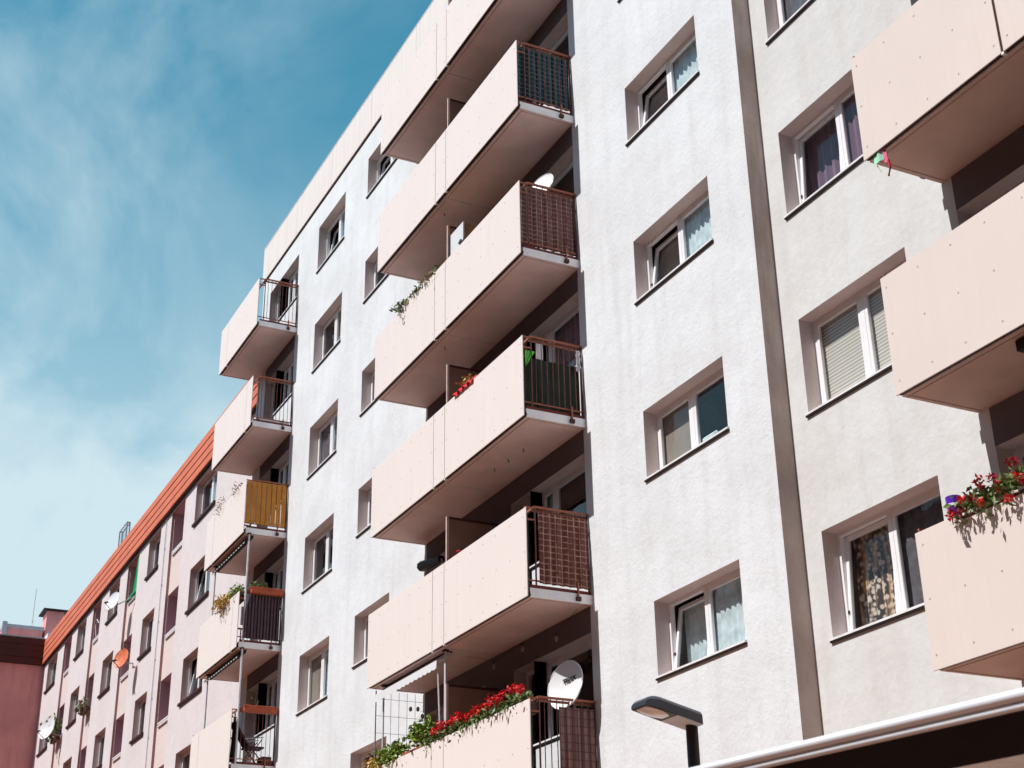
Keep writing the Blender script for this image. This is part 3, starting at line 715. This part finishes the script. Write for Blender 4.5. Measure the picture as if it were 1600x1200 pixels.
flowerbox((-20.9, -1.0, zt4F-.03), (-19.55, -1.0, zt4F-.03), 'flower box of yellow trailing plants above the dark striped cloth', [
    ('foliage', lambda q: (foliage(q, (-20.9, -1.12, zt4F-.02), (-20.2, -1.12, zt4F+.05), 330, .08, 'leaf_yellow', .045, .5, .06), foliage(q, (-20.3, -1.0, zt4F+.08), (-19.6, -1.0, zt4F+.08), 330, .07, 'leaf_lime', .04, .1, .08)))], group=G)
for k, n_, lab in ((3, 150, 'terracotta trough with green tufts on the side rail above the dark striped cloth'), (4, 14, 'nearly empty terracotta trough on the side rail above the folding chair')):
    z = ZS(k)+1.45
    flowerbox((-19.36, -.83, z), (-19.36, -.05, z), lab, [('foliage', (lambda n_, z: (lambda q: (foliage(q, (-19.4, -.8, z+.03), (-19.4, -.45, z+.03), n_, .05, 'leaf', .04, .0, .05), foliage(q, (-19.4, -.2, z), (-19.4, -.1, z), n_//4+3, .03, 'leaf_brown', .03, 0, .02))))(n_, z))], key='terracotta', w=.16, h=.15, group=G)
flowerbox((-44.9, .2, 12.42), (-43.8, .2, 12.42), 'planter of red flowers on a rose block loggia rail, right of the leftmost dish', [
    ('foliage', lambda q: foliage(q, (-44.9, .15, 12.45), (-44.2, .15, 12.45), 120, .12, 'leaf', .07, .2, .1)), ('blossom', lambda q: blossoms(q, (-44.95, .1, 12.4), (-44.5, .1, 12.5), 4, 'petal_crimson', .10, .1, .08))], group=G)
flowerbox((-51.0, .2, 12.42), (-49.8, .2, 12.42), 'planter of mixed flowers on a loggia rail beside the leftmost satellite dish', [
    ('foliage', lambda q: foliage(q, (-50.9, .1, 12.6), (-50.0, .1, 12.8), 260, .2, 'leaf', .09, .3, .2)), ('blossom', lambda q: blossoms(q, (-50.9, .05, 12.4), (-50.1, .05, 12.4), 4, 'petal_crimson', .11, .1, .1))], group=G)

# ================================================================== THINGS ON THE BALCONY ENDS
def hanging(name, label, cat, key, x, y0, y1, z1, z0, amp=.02, waves=4, fac=None, group=None):
    q = MB(); q.cloth((x, y0, z1), (0, y1-y0, 0), (0, 0, z0-z1), 48, 14, amp, waves, (1, 0, 0), key, fac=fac)
    return tag(q.build(name, origin=(x, (y0+y1)/2, z0), smooth=True), label, cat, group)
M['plaid_blue'] = stripes('plaid_blue', ((.015, .03, .035), (.05, .09, .11)), 1, 6, plaid=(.30, .42, .45), pfreq=11, wob=.6)
M['plaid_brown'] = stripes('plaid_brown', ((.16, .065, .06), (.24, .12, .11)), 1, 5, plaid=(.80, .64, .58), pfreq=12, wob=.5)
M['plaid_brown2'] = stripes('plaid_brown_two', ((.14, .05, .04), (.20, .085, .07)), 1, 5, plaid=(.78, .52, .42), pfreq=11, wob=.4)
M['reed'] = stripes('brown_reed', ((.20, .10, .09), (.36, .23, .21)), 1, 8, wob=.5)
M['darkgreen'] = plain('dark_green_tarpaulin', (.012, .02, .012), .6, vs=3, var=.5)
M['ochre'] = plain('ochre_slat', (.52, .21, .03), .6, vs=5, var=.16)
M['darkstripe'] = stripes('dark_striped_cloth', ((.02, .016, .018), (.13, .08, .095)), 1, 13, wob=.4)
M['lime'] = plain('lime_green_plastic', (.10, .55, .05), .5)
XR = -4.64-.03
GC = 'cloths hung inside balcony end rails'
z = ZS(1); hanging('checked_cloth', 'dark blue checked cloth hung inside the end rail of the second highest middle balcony', 'cloth', 'plaid_blue', XR-.015, -1.04, -.03, z+1.34, z+.27, .012, 6, group=GC)
z = ZS(2); hanging('checked_cloth', 'brown checked cloth covering the whole end rail below the small white dish', 'cloth', 'plaid_brown', XR-.015, -1.04, -.03, z+1.33, z+.24, .012, 6, group=GC)
z = ZS(4); hanging('checked_cloth', 'brown checked cloth covering part of an end rail, open beside the front panel', 'cloth', 'plaid_brown2', XR+.055, -.86, -.04, z+1.30, z+.22, .014, 6, group=GC)
z = ZS(3); hanging('tarpaulin', 'dark green tarpaulin behind the bars of a middle balcony end', 'tarpaulin', 'darkgreen', XR-.03, -1.04, -.04, z+1.05, z+.20, .012, 3, group=GC)
q = MB(); z = ZS(3); q.cloth((XR+.03, -1.0, z+1.14), (0, .17, 0), (0, -.02, -.30), 6, 6, .01, 1, (1, 0, 0), 'lime', fac=lambda p, a, b: Vector((p.x, -1.0+(p.y+1.0)*(1-b)+.0, p.z)))
tag(q.build('windsock', origin=(XR, -1.0, z+.85)), 'bright green pointed pennant tied to the rail in front of the dark green tarpaulin', 'pennant')
q = MB(); q.box(XR-.06, XR-.03, -.78, -.66, z+1.06, z+1.33, 'whiteplastic', .004)
tag(q.build('plastic_sign', origin=(XR, -.72, z+1.06)), 'small blank white board behind the rail right of the green pennant', 'board')
q = MB(); q.cloth((XR+.05, -.12, z+1.30), (0, .07, 0), (0, .01, -.36), 6, 8, .02, 1, (1, 0, 0), 'whiteplastic', fac=lambda p, a, b: Vector((p.x, p.y+.012*math.sin(b*19), p.z)))
tag(q.build('rag', origin=(XR, -.09, z+.9), smooth=True), 'white rag tied to the rail post beside the dark green tarpaulin', 'rag')
z = ZS(5)
root = thing('reed_screen', (XR+.05, -.4, z+.2), 'brown reed screen held by wire mesh under the large lettered dish', 'screen')
q = MB(); q.cloth((XR+.05, -.60, z+1.27), (0, .56, 0), (0, 0, -1.2), 60, 10, .006, 7, (1, 0, 0), 'reed'); q.build('reed_mat', root, smooth=True)
q = MB()
for i in range(7): q.bar((XR+.075, -.60+.093*i, z+1.27), (XR+.075, -.60+.093*i, z+.07), .007, 'darksteel')
for i in range(11): q.bar((XR+.075, -.61, z+1.24-.115*i), (XR+.075, -.03, z+1.24-.115*i), .007, 'darksteel')
q.build('wire_mesh', root)
# ochre slat screen and dark striped cloth (left stack)
XF = -19.49; z = ZS(2)
root = thing('slat_screen', (XF, -.5, z+.2), 'ochre yellow slat screen on the end of a left stack balcony', 'screen')
q = MB()
for i in range(8):
    y0 = -1.06+.127*i; q.box(XF+.06, XF+.075, y0, y0+.114, z+.25, z+1.33, 'ochre', .004)
q.box(XF+.04, XF+.058, -1.05, -.04, z+.3, z+.33, 'darksteel'); q.box(XF+.04, XF+.058, -1.05, -.04, z+1.2, z+1.23, 'darksteel')
q.build('slats', root)
z = ZS(3)
def bulge(p, a, b): return Vector((p.x+.02, p.y-.14*math.sin(min(1, b*2)*1.57)*(1-a)+.05*(1-a), p.z))
hanging('striped_cloth', 'dark striped awning cloth hung over the end rail below the terracotta trough with green tufts', 'cloth', 'darkstripe', XF+.07, -.84, -.08, z+1.30, z+.22, .012, 5, fac=bulge, group=GC)
q = MB(); q.box(XF-.02, XF+.0, -.99, -.86, z+.55, z+1.0, 'whiteplastic', .01); tag(q.build('storage_box', origin=(XF, -.9, z+.55)), 'white box seen between front panel and dark striped cloth', 'box')
z = ZS(1); q = MB(); q.box(XF-.10, XF+.02, -.85, -.06, z+.17, z+.27, 'palemetal', .02)
tag(q.build('blanket_roll', origin=(XF, -.45, z+.17)), 'grey rolled blanket on the floor of the second left stack balcony', 'blanket')
# white cabinet with a raven sticker
z = ZS(2)+SLAB
root = thing('cabinet', (-7.3, -.75, z), 'tall white cabinet with a black raven sticker on a middle balcony', 'cabinet')
M['tan'] = plain('tan_plywood', (.42, .24, .09), .7, var=.2)
q = MB(); q.box(-7.62, -7.08, -.93, -.90, z, 13.55, 'whiteplastic', .003); q.box(-7.62, -7.08, -.899, -.55, z, 13.53, 'tan'); q.box(-7.09, -7.06, -.899, -.55, 13.0, 13.10, 'board')
q.build('body', root)
q = MB(); X, Y, Z = -7.17, -.934, 13.13
pts = [(-.12, .07), (-.07, .10), (-.02, .115), (.03, .09), (.06, .04), (.13, .075), (.16, .07), (.10, -.03), (.05, -.11), (.01, -.15), (-.03, -.08), (-.05, .01), (-.08, .05)]
n = len(pts); vs = [(X+a, Y, Z+b) for a, b in pts]+[(X+a, Y+.003, Z+b) for a, b in pts]
q.add(vs, [tuple(range(n))]+[(i, (i+1) % n, n+(i+1) % n, n+i) for i in range(n)], 'black'); q.build('sticker', root)
# red cloths
M['redcloth'] = plain('red_cloth', (.55, .015, .03), .8, var=.35, vs=18)
z = ZS(3)+PH
q = MB(); q.cloth((-7.05, -1.0, z+.10), (.75, 0, 0), (0, -.14, -.14), 24, 5, .035, 4, (0, -.5, .8), 'redcloth')
foliage(q, (-6.95, -1.0, z+.18), (-6.65, -1.0, z+.14), 60, .05, 'leaf_yellow', .03, 0, .03)
tag(q.build('towel', origin=(-6.7, -1.0, z), smooth=True), 'red towel and yellow sprigs over the panel top beside the partition', 'towel')
z = ZS(4)+PH
q = MB(); q.tube([(-7.42, -.85, z-.1), (-7.42, -.85, z+.16)], .035, 'redcloth', 8, .03); q.ball((-7.42, -.85, z+.2), .06, 'redcloth', 8, (1, 1, .5))
tag(q.build('toy', origin=(-7.42, -.85, z-.1), smooth=True), 'small red plastic figure peeping over a balcony panel by the partition', 'toy')
# rolled awning on the wall (left unit, fifth balcony)
z = ZS(4)
root = thing('barbecue_cover', (-10.0, -.2, z+SLAB), 'dark folded parasol lying along the wall behind a lower middle balcony', 'parasol')
q = MB(); q.tube([(-10.75, -.10, z+2.35), (-9.7, -.16, z+2.18)], .10, 'black', 8, .07); q.ball((-10.8, -.09, z+2.36), .08, 'black', 8); q.build('rolled_canopy', root)
q = MB(); q.tube([(-9.7, -.16, z+2.18), (-8.9, -.2, z+.3)], .02, 'greymetal', 6); q.build('pole', root)

# ================================================================== AWNINGS
def clamp_awning(x0, x1, k, y, key, valkey, label, drop=.13, tilt=.05, out=0.10):
    zt = ZS(k); root = thing('awning', ((x0+x1)/2, y, zt-.25), label, 'awning', 'clamp awnings under the balconies')
    q = MB(); q.tube([(x0, y+.10, zt-.06), (x1, y+.10, zt-.06)], .045, 'palemetal' if key == 'whiteplastic' else 'black', 10)
    q.box(x0, x1, y+.06, y+.16, zt-.015, zt-.004, 'darksteel'); q.build('roller', root)
    q = MB(); q.add([(x0, y+.06, zt-.07), (x1, y+.06, zt-.07), (x1, y-out, zt-.10-tilt), (x0, y-out, zt-.10-tilt)], [(0, 1, 2, 3)], key)
    n = 60; vs = []
    for i in range(n+1):
        X = x0+(x1-x0)*i/n; vs += [(X, y-out, zt-.10-tilt), (X, y-out-.004, zt-.10-tilt-drop-.022*abs(math.sin(i*math.pi/4)))]
    q.add(vs, [(2*i, 2*i+2, 2*i+3, 2*i+1) for i in range(n)], key)
    if valkey != key:
        for i in range(14):
            X = x0+(x1-x0)*(i+.3)/14; q.box(X, X+(x1-x0)*.03, y-out-.010, y-out-.005, zt-.10-tilt-drop-.01, zt-.10-tilt-drop+.015, valkey)
    q.build('fabric', root)
    return root
def poles(x, y, k, label, r=.022, lean=.0, two=False):
    zt = ZS(k); zb = ZS(k+1)+SLAB
    q = MB(); q.tube([(x, y, zb), (x+lean, y, zt-.02)], r, 'palemetal', 8); q.box(x+lean-.04, x+lean+.04, y-.04, y+.04, zt-.03, zt-.002, 'black')
    if two: q.tube([(x-.11, y-.02, zb+.9), (x-.13, y-.08, zt-.20)], .014, 'palemetal', 6)
    return tag(q.build('awning_pole', origin=(x, y, zb)), label, 'pole', 'clamp awning poles')
clamp_awning(-10.55, -7.86, 4, -.93, 'whiteplastic', 'whiteplastic', 'white clamp awning above the lowest middle balcony', .12, .07, .12)
poles(-7.80, -.92, 4, 'pale double awning pole beside the partition, rising from the red geraniums', two=True)
poles(-10.45, -.92, 4, 'thin awning pole by the wire trellis at the left of the lowest middle balcony', .016)
clamp_awning(-22.45, -19.55, 2, -.93, 'black', 'whiteplastic', 'black rolled awning with white scalloped edge under the yellow slat balcony', .05, .04, .05)
clamp_awning(-22.45, -19.55, 3, -.93, 'black', 'whiteplastic', 'black rolled awning with white scalloped edge under the dark striped balcony', .05, .04, .05)
poles(-19.42, -.93, 2, 'right pole of the awning under the yellow slat balcony'); poles(-22.3, -.93, 2, 'left pole of the awning under the yellow slat balcony')
poles(-19.42, -.93, 3, 'right pole of the awning above the folding chair'); poles(-22.3, -.93, 3, 'left pole of the awning above the folding chair')
# wire trellis at the end of the lowest middle balcony
zb = ZS(5)+SLAB; zt_ = ZS(4)-.03
q = MB(); X = -10.79
q.bar((X, -.93, zb), (X, -.93, zt_), .018, 'greymetal')
for i in range(6): q.bar((X, -.80+.155*i, zb+.8), (X, -.80+.155*i, zt_), .006, 'greymetal')
for i in range(7): q.bar((X, -.93, zt_-.14-.30*i), (X, -.02, zt_-.14-.30*i), .006, 'greymetal')
for y_, z_ in ((-.28, zt_-.28), (-.14, zt_-.27), (-.40, zt_-.82)): q.ball((X+.03, y_, z_), .035, 'zinc', 8, (1, 1, 1.4))
tag(q.build('trellis', origin=(X, -.5, zb)), 'thin wire trellis with hanging glass bulbs closing the end of the lowest middle balcony', 'trellis')
q = MB(); pts = [(-7.9, -.5, ZS(4)-.05), (-7.0, -.45, ZS(4)-.32), (-6.2, -.35, ZS(4)-.22), (-5.2, -.3, ZS(4)-.30), (-4.7, -.2, ZS(4)-.06)]
q.tube(pts, .003, 'black', 4)
for p in pts[1:4]: q.ball((p[0], p[1], p[2]-.09), .035, 'bulb', 8, (1, 1, 1.4)); q.tube([p, (p[0], p[1], p[2]-.05)], .014, 'black', 6)
tag(q.build('string_lights', origin=pts[0]), 'unlit string of glass bulbs under the slab above the lettered dish', 'string lights')
q = MB(); X = -8.55
pts = [(-10.7, -.12, ZS(4)-.36), (-9.9, -.15, ZS(4)-.44), (-9.2, -.18, ZS(4)-.40), (-8.4, -.2, ZS(4)-.30)]
q.tube(pts, .003, 'black', 4)
for p in pts[:3]: q.ball((p[0]+.1, p[1], p[2]-.1), .035, 'bulb', 8, (1, 1, 1.4))
tag(q.build('string_lights', origin=pts[0]), 'unlit string of glass bulbs behind the white awning', 'string lights')

# ================================================================== FOLDING CHAIR, PARASOL, CRATE (left stack, lowest balcony)
z = ZS(4)+SLAB
root = thing('folding_chair', (-19.75, -.45, z), 'dark folding garden chair behind the bare rail of the lowest left balcony', 'chair')
q = MB()
for x in (-19.95, -19.58):
    q.bar((x, -.72, z), (x, -.28, z+.62), .022, 'darksteel'); q.bar((x, -.18, z), (x, -.70, z+.60), .022, 'darksteel'); q.bar((x, -.70, z+.60), (x, -.25, z+.66), .022, 'greymetal')
q.bar((-19.95, -.30, z+.2), (-19.58, -.30, z+.2), .018, 'darksteel'); q.build('frame', root)
q = MB(); q.box(-19.96, -19.57, -.66, -.22, z+.41, z+.45, 'black', .01); q.build('seat', root)
q = MB(); q.add([(-19.96, -.62, z+.45), (-19.57, -.62, z+.45), (-19.57, -.97, z+.98), (-19.96, -.97, z+.98), (-19.96, -.58, z+.46), (-19.57, -.58, z+.46), (-19.57, -.93, z+1.0), (-19.96, -.93, z+1.0)],
      [(0, 1, 2, 3), (4, 7, 6, 5), (0, 4, 5, 1), (1, 5, 6, 2), (2, 6, 7, 3), (3, 7, 4, 0)], 'black'); q.build('backrest', root)
q = MB(); q.box(-19.85, -19.5, -.30, -.06, z, z+.22, 'brownbox', .01)
for i in range(4): q.box(-19.495, -19.49, -.29+.06*i, -.25+.06*i, z+.05, z+.17, 'board')
tag(q.build('crate', origin=(-19.7, -.18, z)), 'brown slatted crate in the wall corner of the lowest left balcony', 'crate')
root = thing('parasol', (-19.95, -.9, z), 'closed black parasol standing in the corner of the lowest left balcony', 'parasol')
q = MB(); q.tube([(-19.9, -.86, z), (-19.9, -.86, z+1.25)], .018, 'greymetal', 6); q.build('pole', root)
q = MB(); q.tube([(-19.9, -.86, z+.12), (-19.9, -.86, z+.6), (-19.9, -.86, z+1.15)], .075, 'black', 8, .03); q.build('canopy', root)
# box on the fourth storey window sill, right window column
q = MB(); q.box(-1.95, -1.6, .28, .36, ZT(4)-.97, ZT(4)-.74, 'net', .03)
tag(q.build('plastic_tub', origin=(-1.8, .3, ZT(4)-.97)), 'pale plastic tub standing inside a window between the net curtained ones', 'tub')
q = MB(); q.tube([(1.55, .60, ZT(2)-1.20), (1.55, .60, ZT(2)-.97)], .05, 'petal_white', 10); q.ball((1.55, .60, ZT(2)-.95), .05, 'petal_white', 8)
q.tube([(1.78, .60, ZT(2)-1.20), (1.78, .60, ZT(2)-1.03)], .06, 'petal_white', 10); q.ball((1.78, .60, ZT(2)-1.0), .06, 'petal_white', 8)
# garland under the right block balcony
z = ZS(3)+.04
M['mint'] = plain('mint_cloth', (.35, .68, .50), .8); M['pinkcloth'] = plain('pink_cloth', (.75, .16, .28), .8, var=.4, vs=20)
root = thing('garland', (3.35, -.74, z), 'torn mint and pink cloth garland dangling from the top peach balcony corner', 'garland')
q = MB(); q.cloth((3.18, -.775, z-.02), (.20, 0, .04), (.02, -.01, -.14), 8, 6, .02, 1, (0, -1, 0), 'mint'); q.build('mint_strip', root)
q = MB(); q.cloth((3.36, -.775, z+.02), (.055, 0, .02), (.02, 0, -.22), 4, 8, .014, 1, (0, -1, 0), 'pinkcloth')
q.tube([(3.43, -.775, z-.18), (3.445, -.775, z-.28), (3.40, -.775, z-.37)], .014, 'petal_crimson', 5); q.tube([(3.25, -.775, z-.15), (3.30, -.775, z-.26)], .005, 'pinkpaint', 4); q.build('pink_strip', root)
q = MB(); z = ZS(4)+.04
q.tube([(4.62, -.55, z-.02), (4.60, -.56, z-.38)], .02, 'whiteplastic', 8); q.box(4.55, 4.72, -.62, -.5, z-.12, z-.004, 'black', .01)
q.tube([(4.60, -.56, z-.38), (4.60, -.56, z-1.1)], .02, 'whiteplastic', 8)
tag(q.build('awning_pole', origin=(4.62, -.55, z-1.1)), 'white awning pole at the right edge under a peach balcony', 'pole', 'clamp awning poles')
# green curtain and washing on the rose block
M['green'] = plain('green_curtain', (.0, .40, .14), .7, var=.2)
q = MB(); a, b = LC[1]; q.cloth((b-.25, DY+.04, EZ(0)-.02), (.24, 0, 0), (0, .01, -1.40), 30, 6, .02, 4, (0, 1, 0), 'green', fac=lambda p, a_, b_: Vector((p.x+b_*-.62*(1-a_), p.y, p.z)))
q.bar((a+.25, DY+.0, EZ(0)-1.38), (b, DY+.0, EZ(0)-1.38), .06, 'green')
tag(q.build('curtain', origin=(b-.4, DY+.1, EZ(0)-1.4), smooth=True), 'bright green curtain in a top loggia of the rose block', 'curtain')
q = MB(); a, b = LC[0]
q.cloth((b-.42, DY+.15, EZ(2)-.45), (.40, 0, 0), (0, 0, -.95), 14, 10, .05, 2, (0, 1, 0), 'palemetal', fac=lambda p, a_, b_: Vector((p.x-.15*b_*(1-a_)+.1*(1-b_)*(1-a_), p.y, p.z)))
tag(q.build('washing', origin=(b-.2, DY+.15, EZ(2)-1.4), smooth=True), 'grey and white washing hanging in a loggia of the rose block near the white block', 'laundry')
q = MB(); a, b = LC[2]; q.tube([(b-.5, DY-.0, EZ(0)-1.4), (b-.55, DY-.05, EZ(0)-.95), (b-.35, DY-.05, EZ(0)-.75), (b-.15, DY, EZ(0)-.95)], .02, 'palemetal', 6)
tag(q.build('hook_pole', origin=(b-.5, DY, EZ(0)-1.4)), 'bent pale metal hook on a top loggia rail of the rose block', 'hook')

# ================================================================== STREET LAMP
LX, LY, LZ = 2.31, -3.0, 2.665
root = thing('street_lamp', (LX, LY, GZ), 'black street lamp with flat rectangular head in front of the white block', 'street lamp')
q = MB(); q.tube([(LX, LY, GZ), (LX, LY, 0), (LX, LY, LZ+.02)], .062, 'lampblack', 20, .055); q.build('pole', root, smooth=True)
# housing: lofted sections along -y, rising towards the nose
def hs(t):                                          # t 0 (pole end) .. 1 (nose)
    y = LY+.03-.575*t; zc = LZ+.0+.135*t
    hw = .142*(1-.10*max(0, (t-.75)/.25)); ht = .115 if t < .72 else .115*math.sqrt(max(.02, 1-((t-.72)/.30)**2))
    return y, zc, hw, ht
ts = [0, .04, .3, .6, .72, .8, .87, .93, .97, 1]
q = MB(); vs = []
for t in ts:
    y, zc, hw, ht = hs(t); e = .03 if t > .02 else .05
    vs += [(LX-hw, y, zc), (LX-hw*.97, y, zc+ht*.72), (LX-hw*.78, y, zc+ht), (LX+hw*.78, y, zc+ht), (LX+hw*.97, y, zc+ht*.72), (LX+hw, y, zc)]
n = 6; fs = [tuple(range(6))]
for i in range(len(ts)-1):
    for k in range(5): fs.append((i*n+k, i*n+k+1, (i+1)*n+k+1, (i+1)*n+k))
fs.append(tuple((len(ts)-1)*n+k for k in range(6))[::-1]); q.add(vs, fs, 'lampgrey')
hd = q.build('lamp_head', root)
q = MB()
def under(ta, tb, w, dz, key):
    ya, za, hw, _ = hs(ta); yb_, zb_, hw2, _ = hs(tb)
    q.add([(LX-hw*w, ya, za-dz), (LX+hw*w, ya, za-dz), (LX+hw2*w, yb_, zb_-dz), (LX-hw2*w, yb_, zb_-dz), (LX-hw*w, ya, za+.01), (LX+hw*w, ya, za+.01), (LX+hw2*w, yb_, zb_+.01), (LX-hw2*w, yb_, zb_+.01)],
          [(0, 1, 2, 3), (0, 4, 5, 1), (1, 5, 6, 2), (2, 6, 7, 3), (3, 7, 4, 0)], key)
under(.0, .46, .97, .004, 'canopy_grey'); under(.46, .99, .99, .004, 'lampblack'); q.build('base_plate', hd)
q = MB(); vs = []; m_ = 10
for i in range(m_+1):
    t = .52+.44*i/m_; y, zc, hw, _ = hs(t); w_ = .86*math.sqrt(max(.05, 1-((i/m_-.55)/.62)**2))
    for k in range(7):
        s_ = -1+2*k/6; vs.append((LX+hw*w_*s_, y, zc-.006-.020*(1-s_*s_)*math.sin(math.pi*i/m_)))
q.add(vs, [(i*7+k, i*7+k+1, (i+1)*7+k+1, (i+1)*7+k) for i in range(m_) for k in range(6)], 'lens'); q.build('lens', hd, smooth=True)

# ================================================================== FOREGROUND CANOPY
root = thing('kiosk_canopy', (10, -5.4, GZ), 'white edged flat canopy with dark brown underside in the lower right foreground', 'canopy')
A0, A1 = Vector((6.2, -6.735, 1.2)), Vector((13.5, -5.73, 1.2)); U = (A1-A0).normalized(); V = Vector((-U.y, U.x, 0))
def prism(q, prof, key):
    n = len(prof); vs = [A0+V*p[0]+Vector((0, 0, p[1])) for p in prof]+[A1+V*p[0]+Vector((0, 0, p[1])) for p in prof]
    q.add(vs, [(k, (k+1) % n, n+(k+1) % n, n+k) for k in range(n)]+[tuple(range(n)), tuple(range(n, 2*n))[::-1]], key)
def roll(cx, cz, r): return [(cx+r*math.cos(t), cz+r*math.sin(t)) for t in [2*math.pi*k/14 for k in range(14)]]
q = MB(); prism(q, roll(0, -.020, .022), 'canopy_white'); prism(q, roll(.012, -.058, .014), 'canopy_white'); prism(q, [(.005, -.03), (.02, -.03), (.02, -.06), (.005, -.06)], 'canopy_grey'); q.build('edge_trim', root, smooth=True)
q = MB(); prism(q, [(.02, -.005), (2.4, .05), (2.4, .08), (.02, .0)], 'canopy_white'); q.build('roof_panel', root)
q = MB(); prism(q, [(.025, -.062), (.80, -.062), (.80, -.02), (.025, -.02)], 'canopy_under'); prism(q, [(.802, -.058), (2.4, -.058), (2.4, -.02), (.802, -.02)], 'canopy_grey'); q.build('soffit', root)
for t in (.12, .88):
    for d in (.5, 2.2):
        p = A0.lerp(A1, t)+V*d; q = MB(); q.bar((p.x, p.y, GZ), (p.x, p.y, 1.15), .07, 'palemetal'); q.build('post', root)

# ================================================================== CAMERA
f, yaw, pitch, roll_, D, cx = 2293.8659, 1.10354, .430054, -.016870, 10.355, 13.4308
d = Vector((-math.sin(yaw)*math.cos(pitch), math.cos(yaw)*math.cos(pitch), math.sin(pitch)))
r0 = d.cross(Vector((0, 0, 1))).normalized(); u0 = r0.cross(d)
c_, s_ = math.cos(roll_), math.sin(roll_)
rt = c_*r0+s_*u0; up = -s_*r0+c_*u0
cd = bpy.data.cameras.new('camera'); cam = bpy.data.objects.new('camera', cd); C.objects.link(cam)
cam.matrix_world = Matrix(((rt.x, up.x, -d.x, cx), (rt.y, up.y, -d.y, -D), (rt.z, up.z, -d.z, 0), (0, 0, 0, 1)))
cd.sensor_width = 36; cd.lens = f/1600*36; cd.clip_start = .1; cd.clip_end = 5000
cd.dof.use_dof = True; cd.dof.focus_distance = 21; cd.dof.aperture_fstop = 4.0
sc.camera = cam

# ================================================================== LIGHT
sd = Vector((-.07, -1, 1.33)).normalized()
el = math.asin(sd.z); az = math.atan2(sd.x, sd.y)
sl = bpy.data.lights.new('sun', 'SUN'); sl.energy = 4.5; sl.angle = math.radians(.5); sl.color = (1, .97, .945)
so = bpy.data.objects.new('sun', sl); C.objects.link(so); so.rotation_euler = sd.to_track_quat('Z', 'Y').to_euler()
w = bpy.data.worlds.new('World'); sc.world = w; w.use_nodes = True; nt = w.node_tree
bg = nt.nodes['Background']; sky = N(nt, 'ShaderNodeTexSky'); sky.sky_type = 'NISHITA'; sky.sun_disc = False
sky.sun_elevation = el; sky.sun_rotation = az; sky.air_density = 1.0; sky.dust_density = .4; sky.ozone_density = 1.0
tc = N(nt, 'ShaderNodeTexCoord')
sx = N(nt, 'ShaderNodeSeparateXYZ'); nt.links.new(tc.outputs['Generated'], sx.inputs[0])
dt = N(nt, 'ShaderNodeVectorMath', operation='DOT_PRODUCT'); dt.inputs[1].default_value = (-.89, .45, 0); nt.links.new(tc.outputs['Generated'], dt.inputs[0])
away = ramp(nt, dt.outputs['Value'], 0, .6)                # 1 on the view side; the sky behind is dimmed to lower the fill
tint = N(nt, 'ShaderNodeMix', data_type='RGBA', blend_type='MULTIPLY'); tint.inputs[0].default_value = 1
nt.links.new(mix(nt, away, (.68, .74, .70, 1), (.44, 1.40, 1.24, 1)), tint.inputs[7])
nt.links.new(sky.outputs[0], tint.inputs[6])
mp = N(nt, 'ShaderNodeMapping'); mp.inputs['Rotation'].default_value = (.35, .25, .9); mp.inputs['Scale'].default_value = (1.1, 2.0, 2.6)
nt.links.new(tc.outputs['Generated'], mp.inputs['Vector'])
n1 = noise(nt, mp.outputs[0], 2.3, 10, .56); n1.node.inputs['Distortion'].default_value = .7
mp2 = N(nt, 'ShaderNodeMapping'); mp2.inputs['Location'].default_value = (3.1, 1.7, .4); nt.links.new(tc.outputs['Generated'], mp2.inputs['Vector'])
n2 = noise(nt, mp2.outputs[0], 3.2, 4, .5)
cl1 = ramp(nt, n1, .40, .72, 0, .80); cl2 = ramp(nt, n2, .36, .64, .12, 1)
mu = N(nt, 'ShaderNodeMath', operation='MULTIPLY'); nt.links.new(cl1, mu.inputs[0]); nt.links.new(cl2, mu.inputs[1])
low_ = ramp(nt, sx.outputs[2], .57, .29, 0, .74)
lm = N(nt, 'ShaderNodeMath', operation='MULTIPLY'); nt.links.new(low_, lm.inputs[0]); nt.links.new(away, lm.inputs[1])
ad = N(nt, 'ShaderNodeMath', operation='ADD', use_clamp=True); nt.links.new(mu.outputs[0], ad.inputs[0]); nt.links.new(lm.outputs[0], ad.inputs[1])
CLOUD = (5.6, 7.0, 7.6, 1)
nt.links.new(mix(nt, ad.outputs[0], tint.outputs[2], CLOUD), bg.inputs[0])
bg.inputs[1].default_value = .10

sc.render.engine = 'CYCLES'
sc.view_settings.view_transform = 'Standard'; sc.view_settings.look = 'None'
sc.view_settings.exposure = 0.20; sc.view_settings.gamma = 1; sc.view_settings.use_curve_mapping = False
sc.cycles.max_bounces = 8; sc.cycles.diffuse_bounces = 4; sc.cycles.transparent_max_bounces = 12
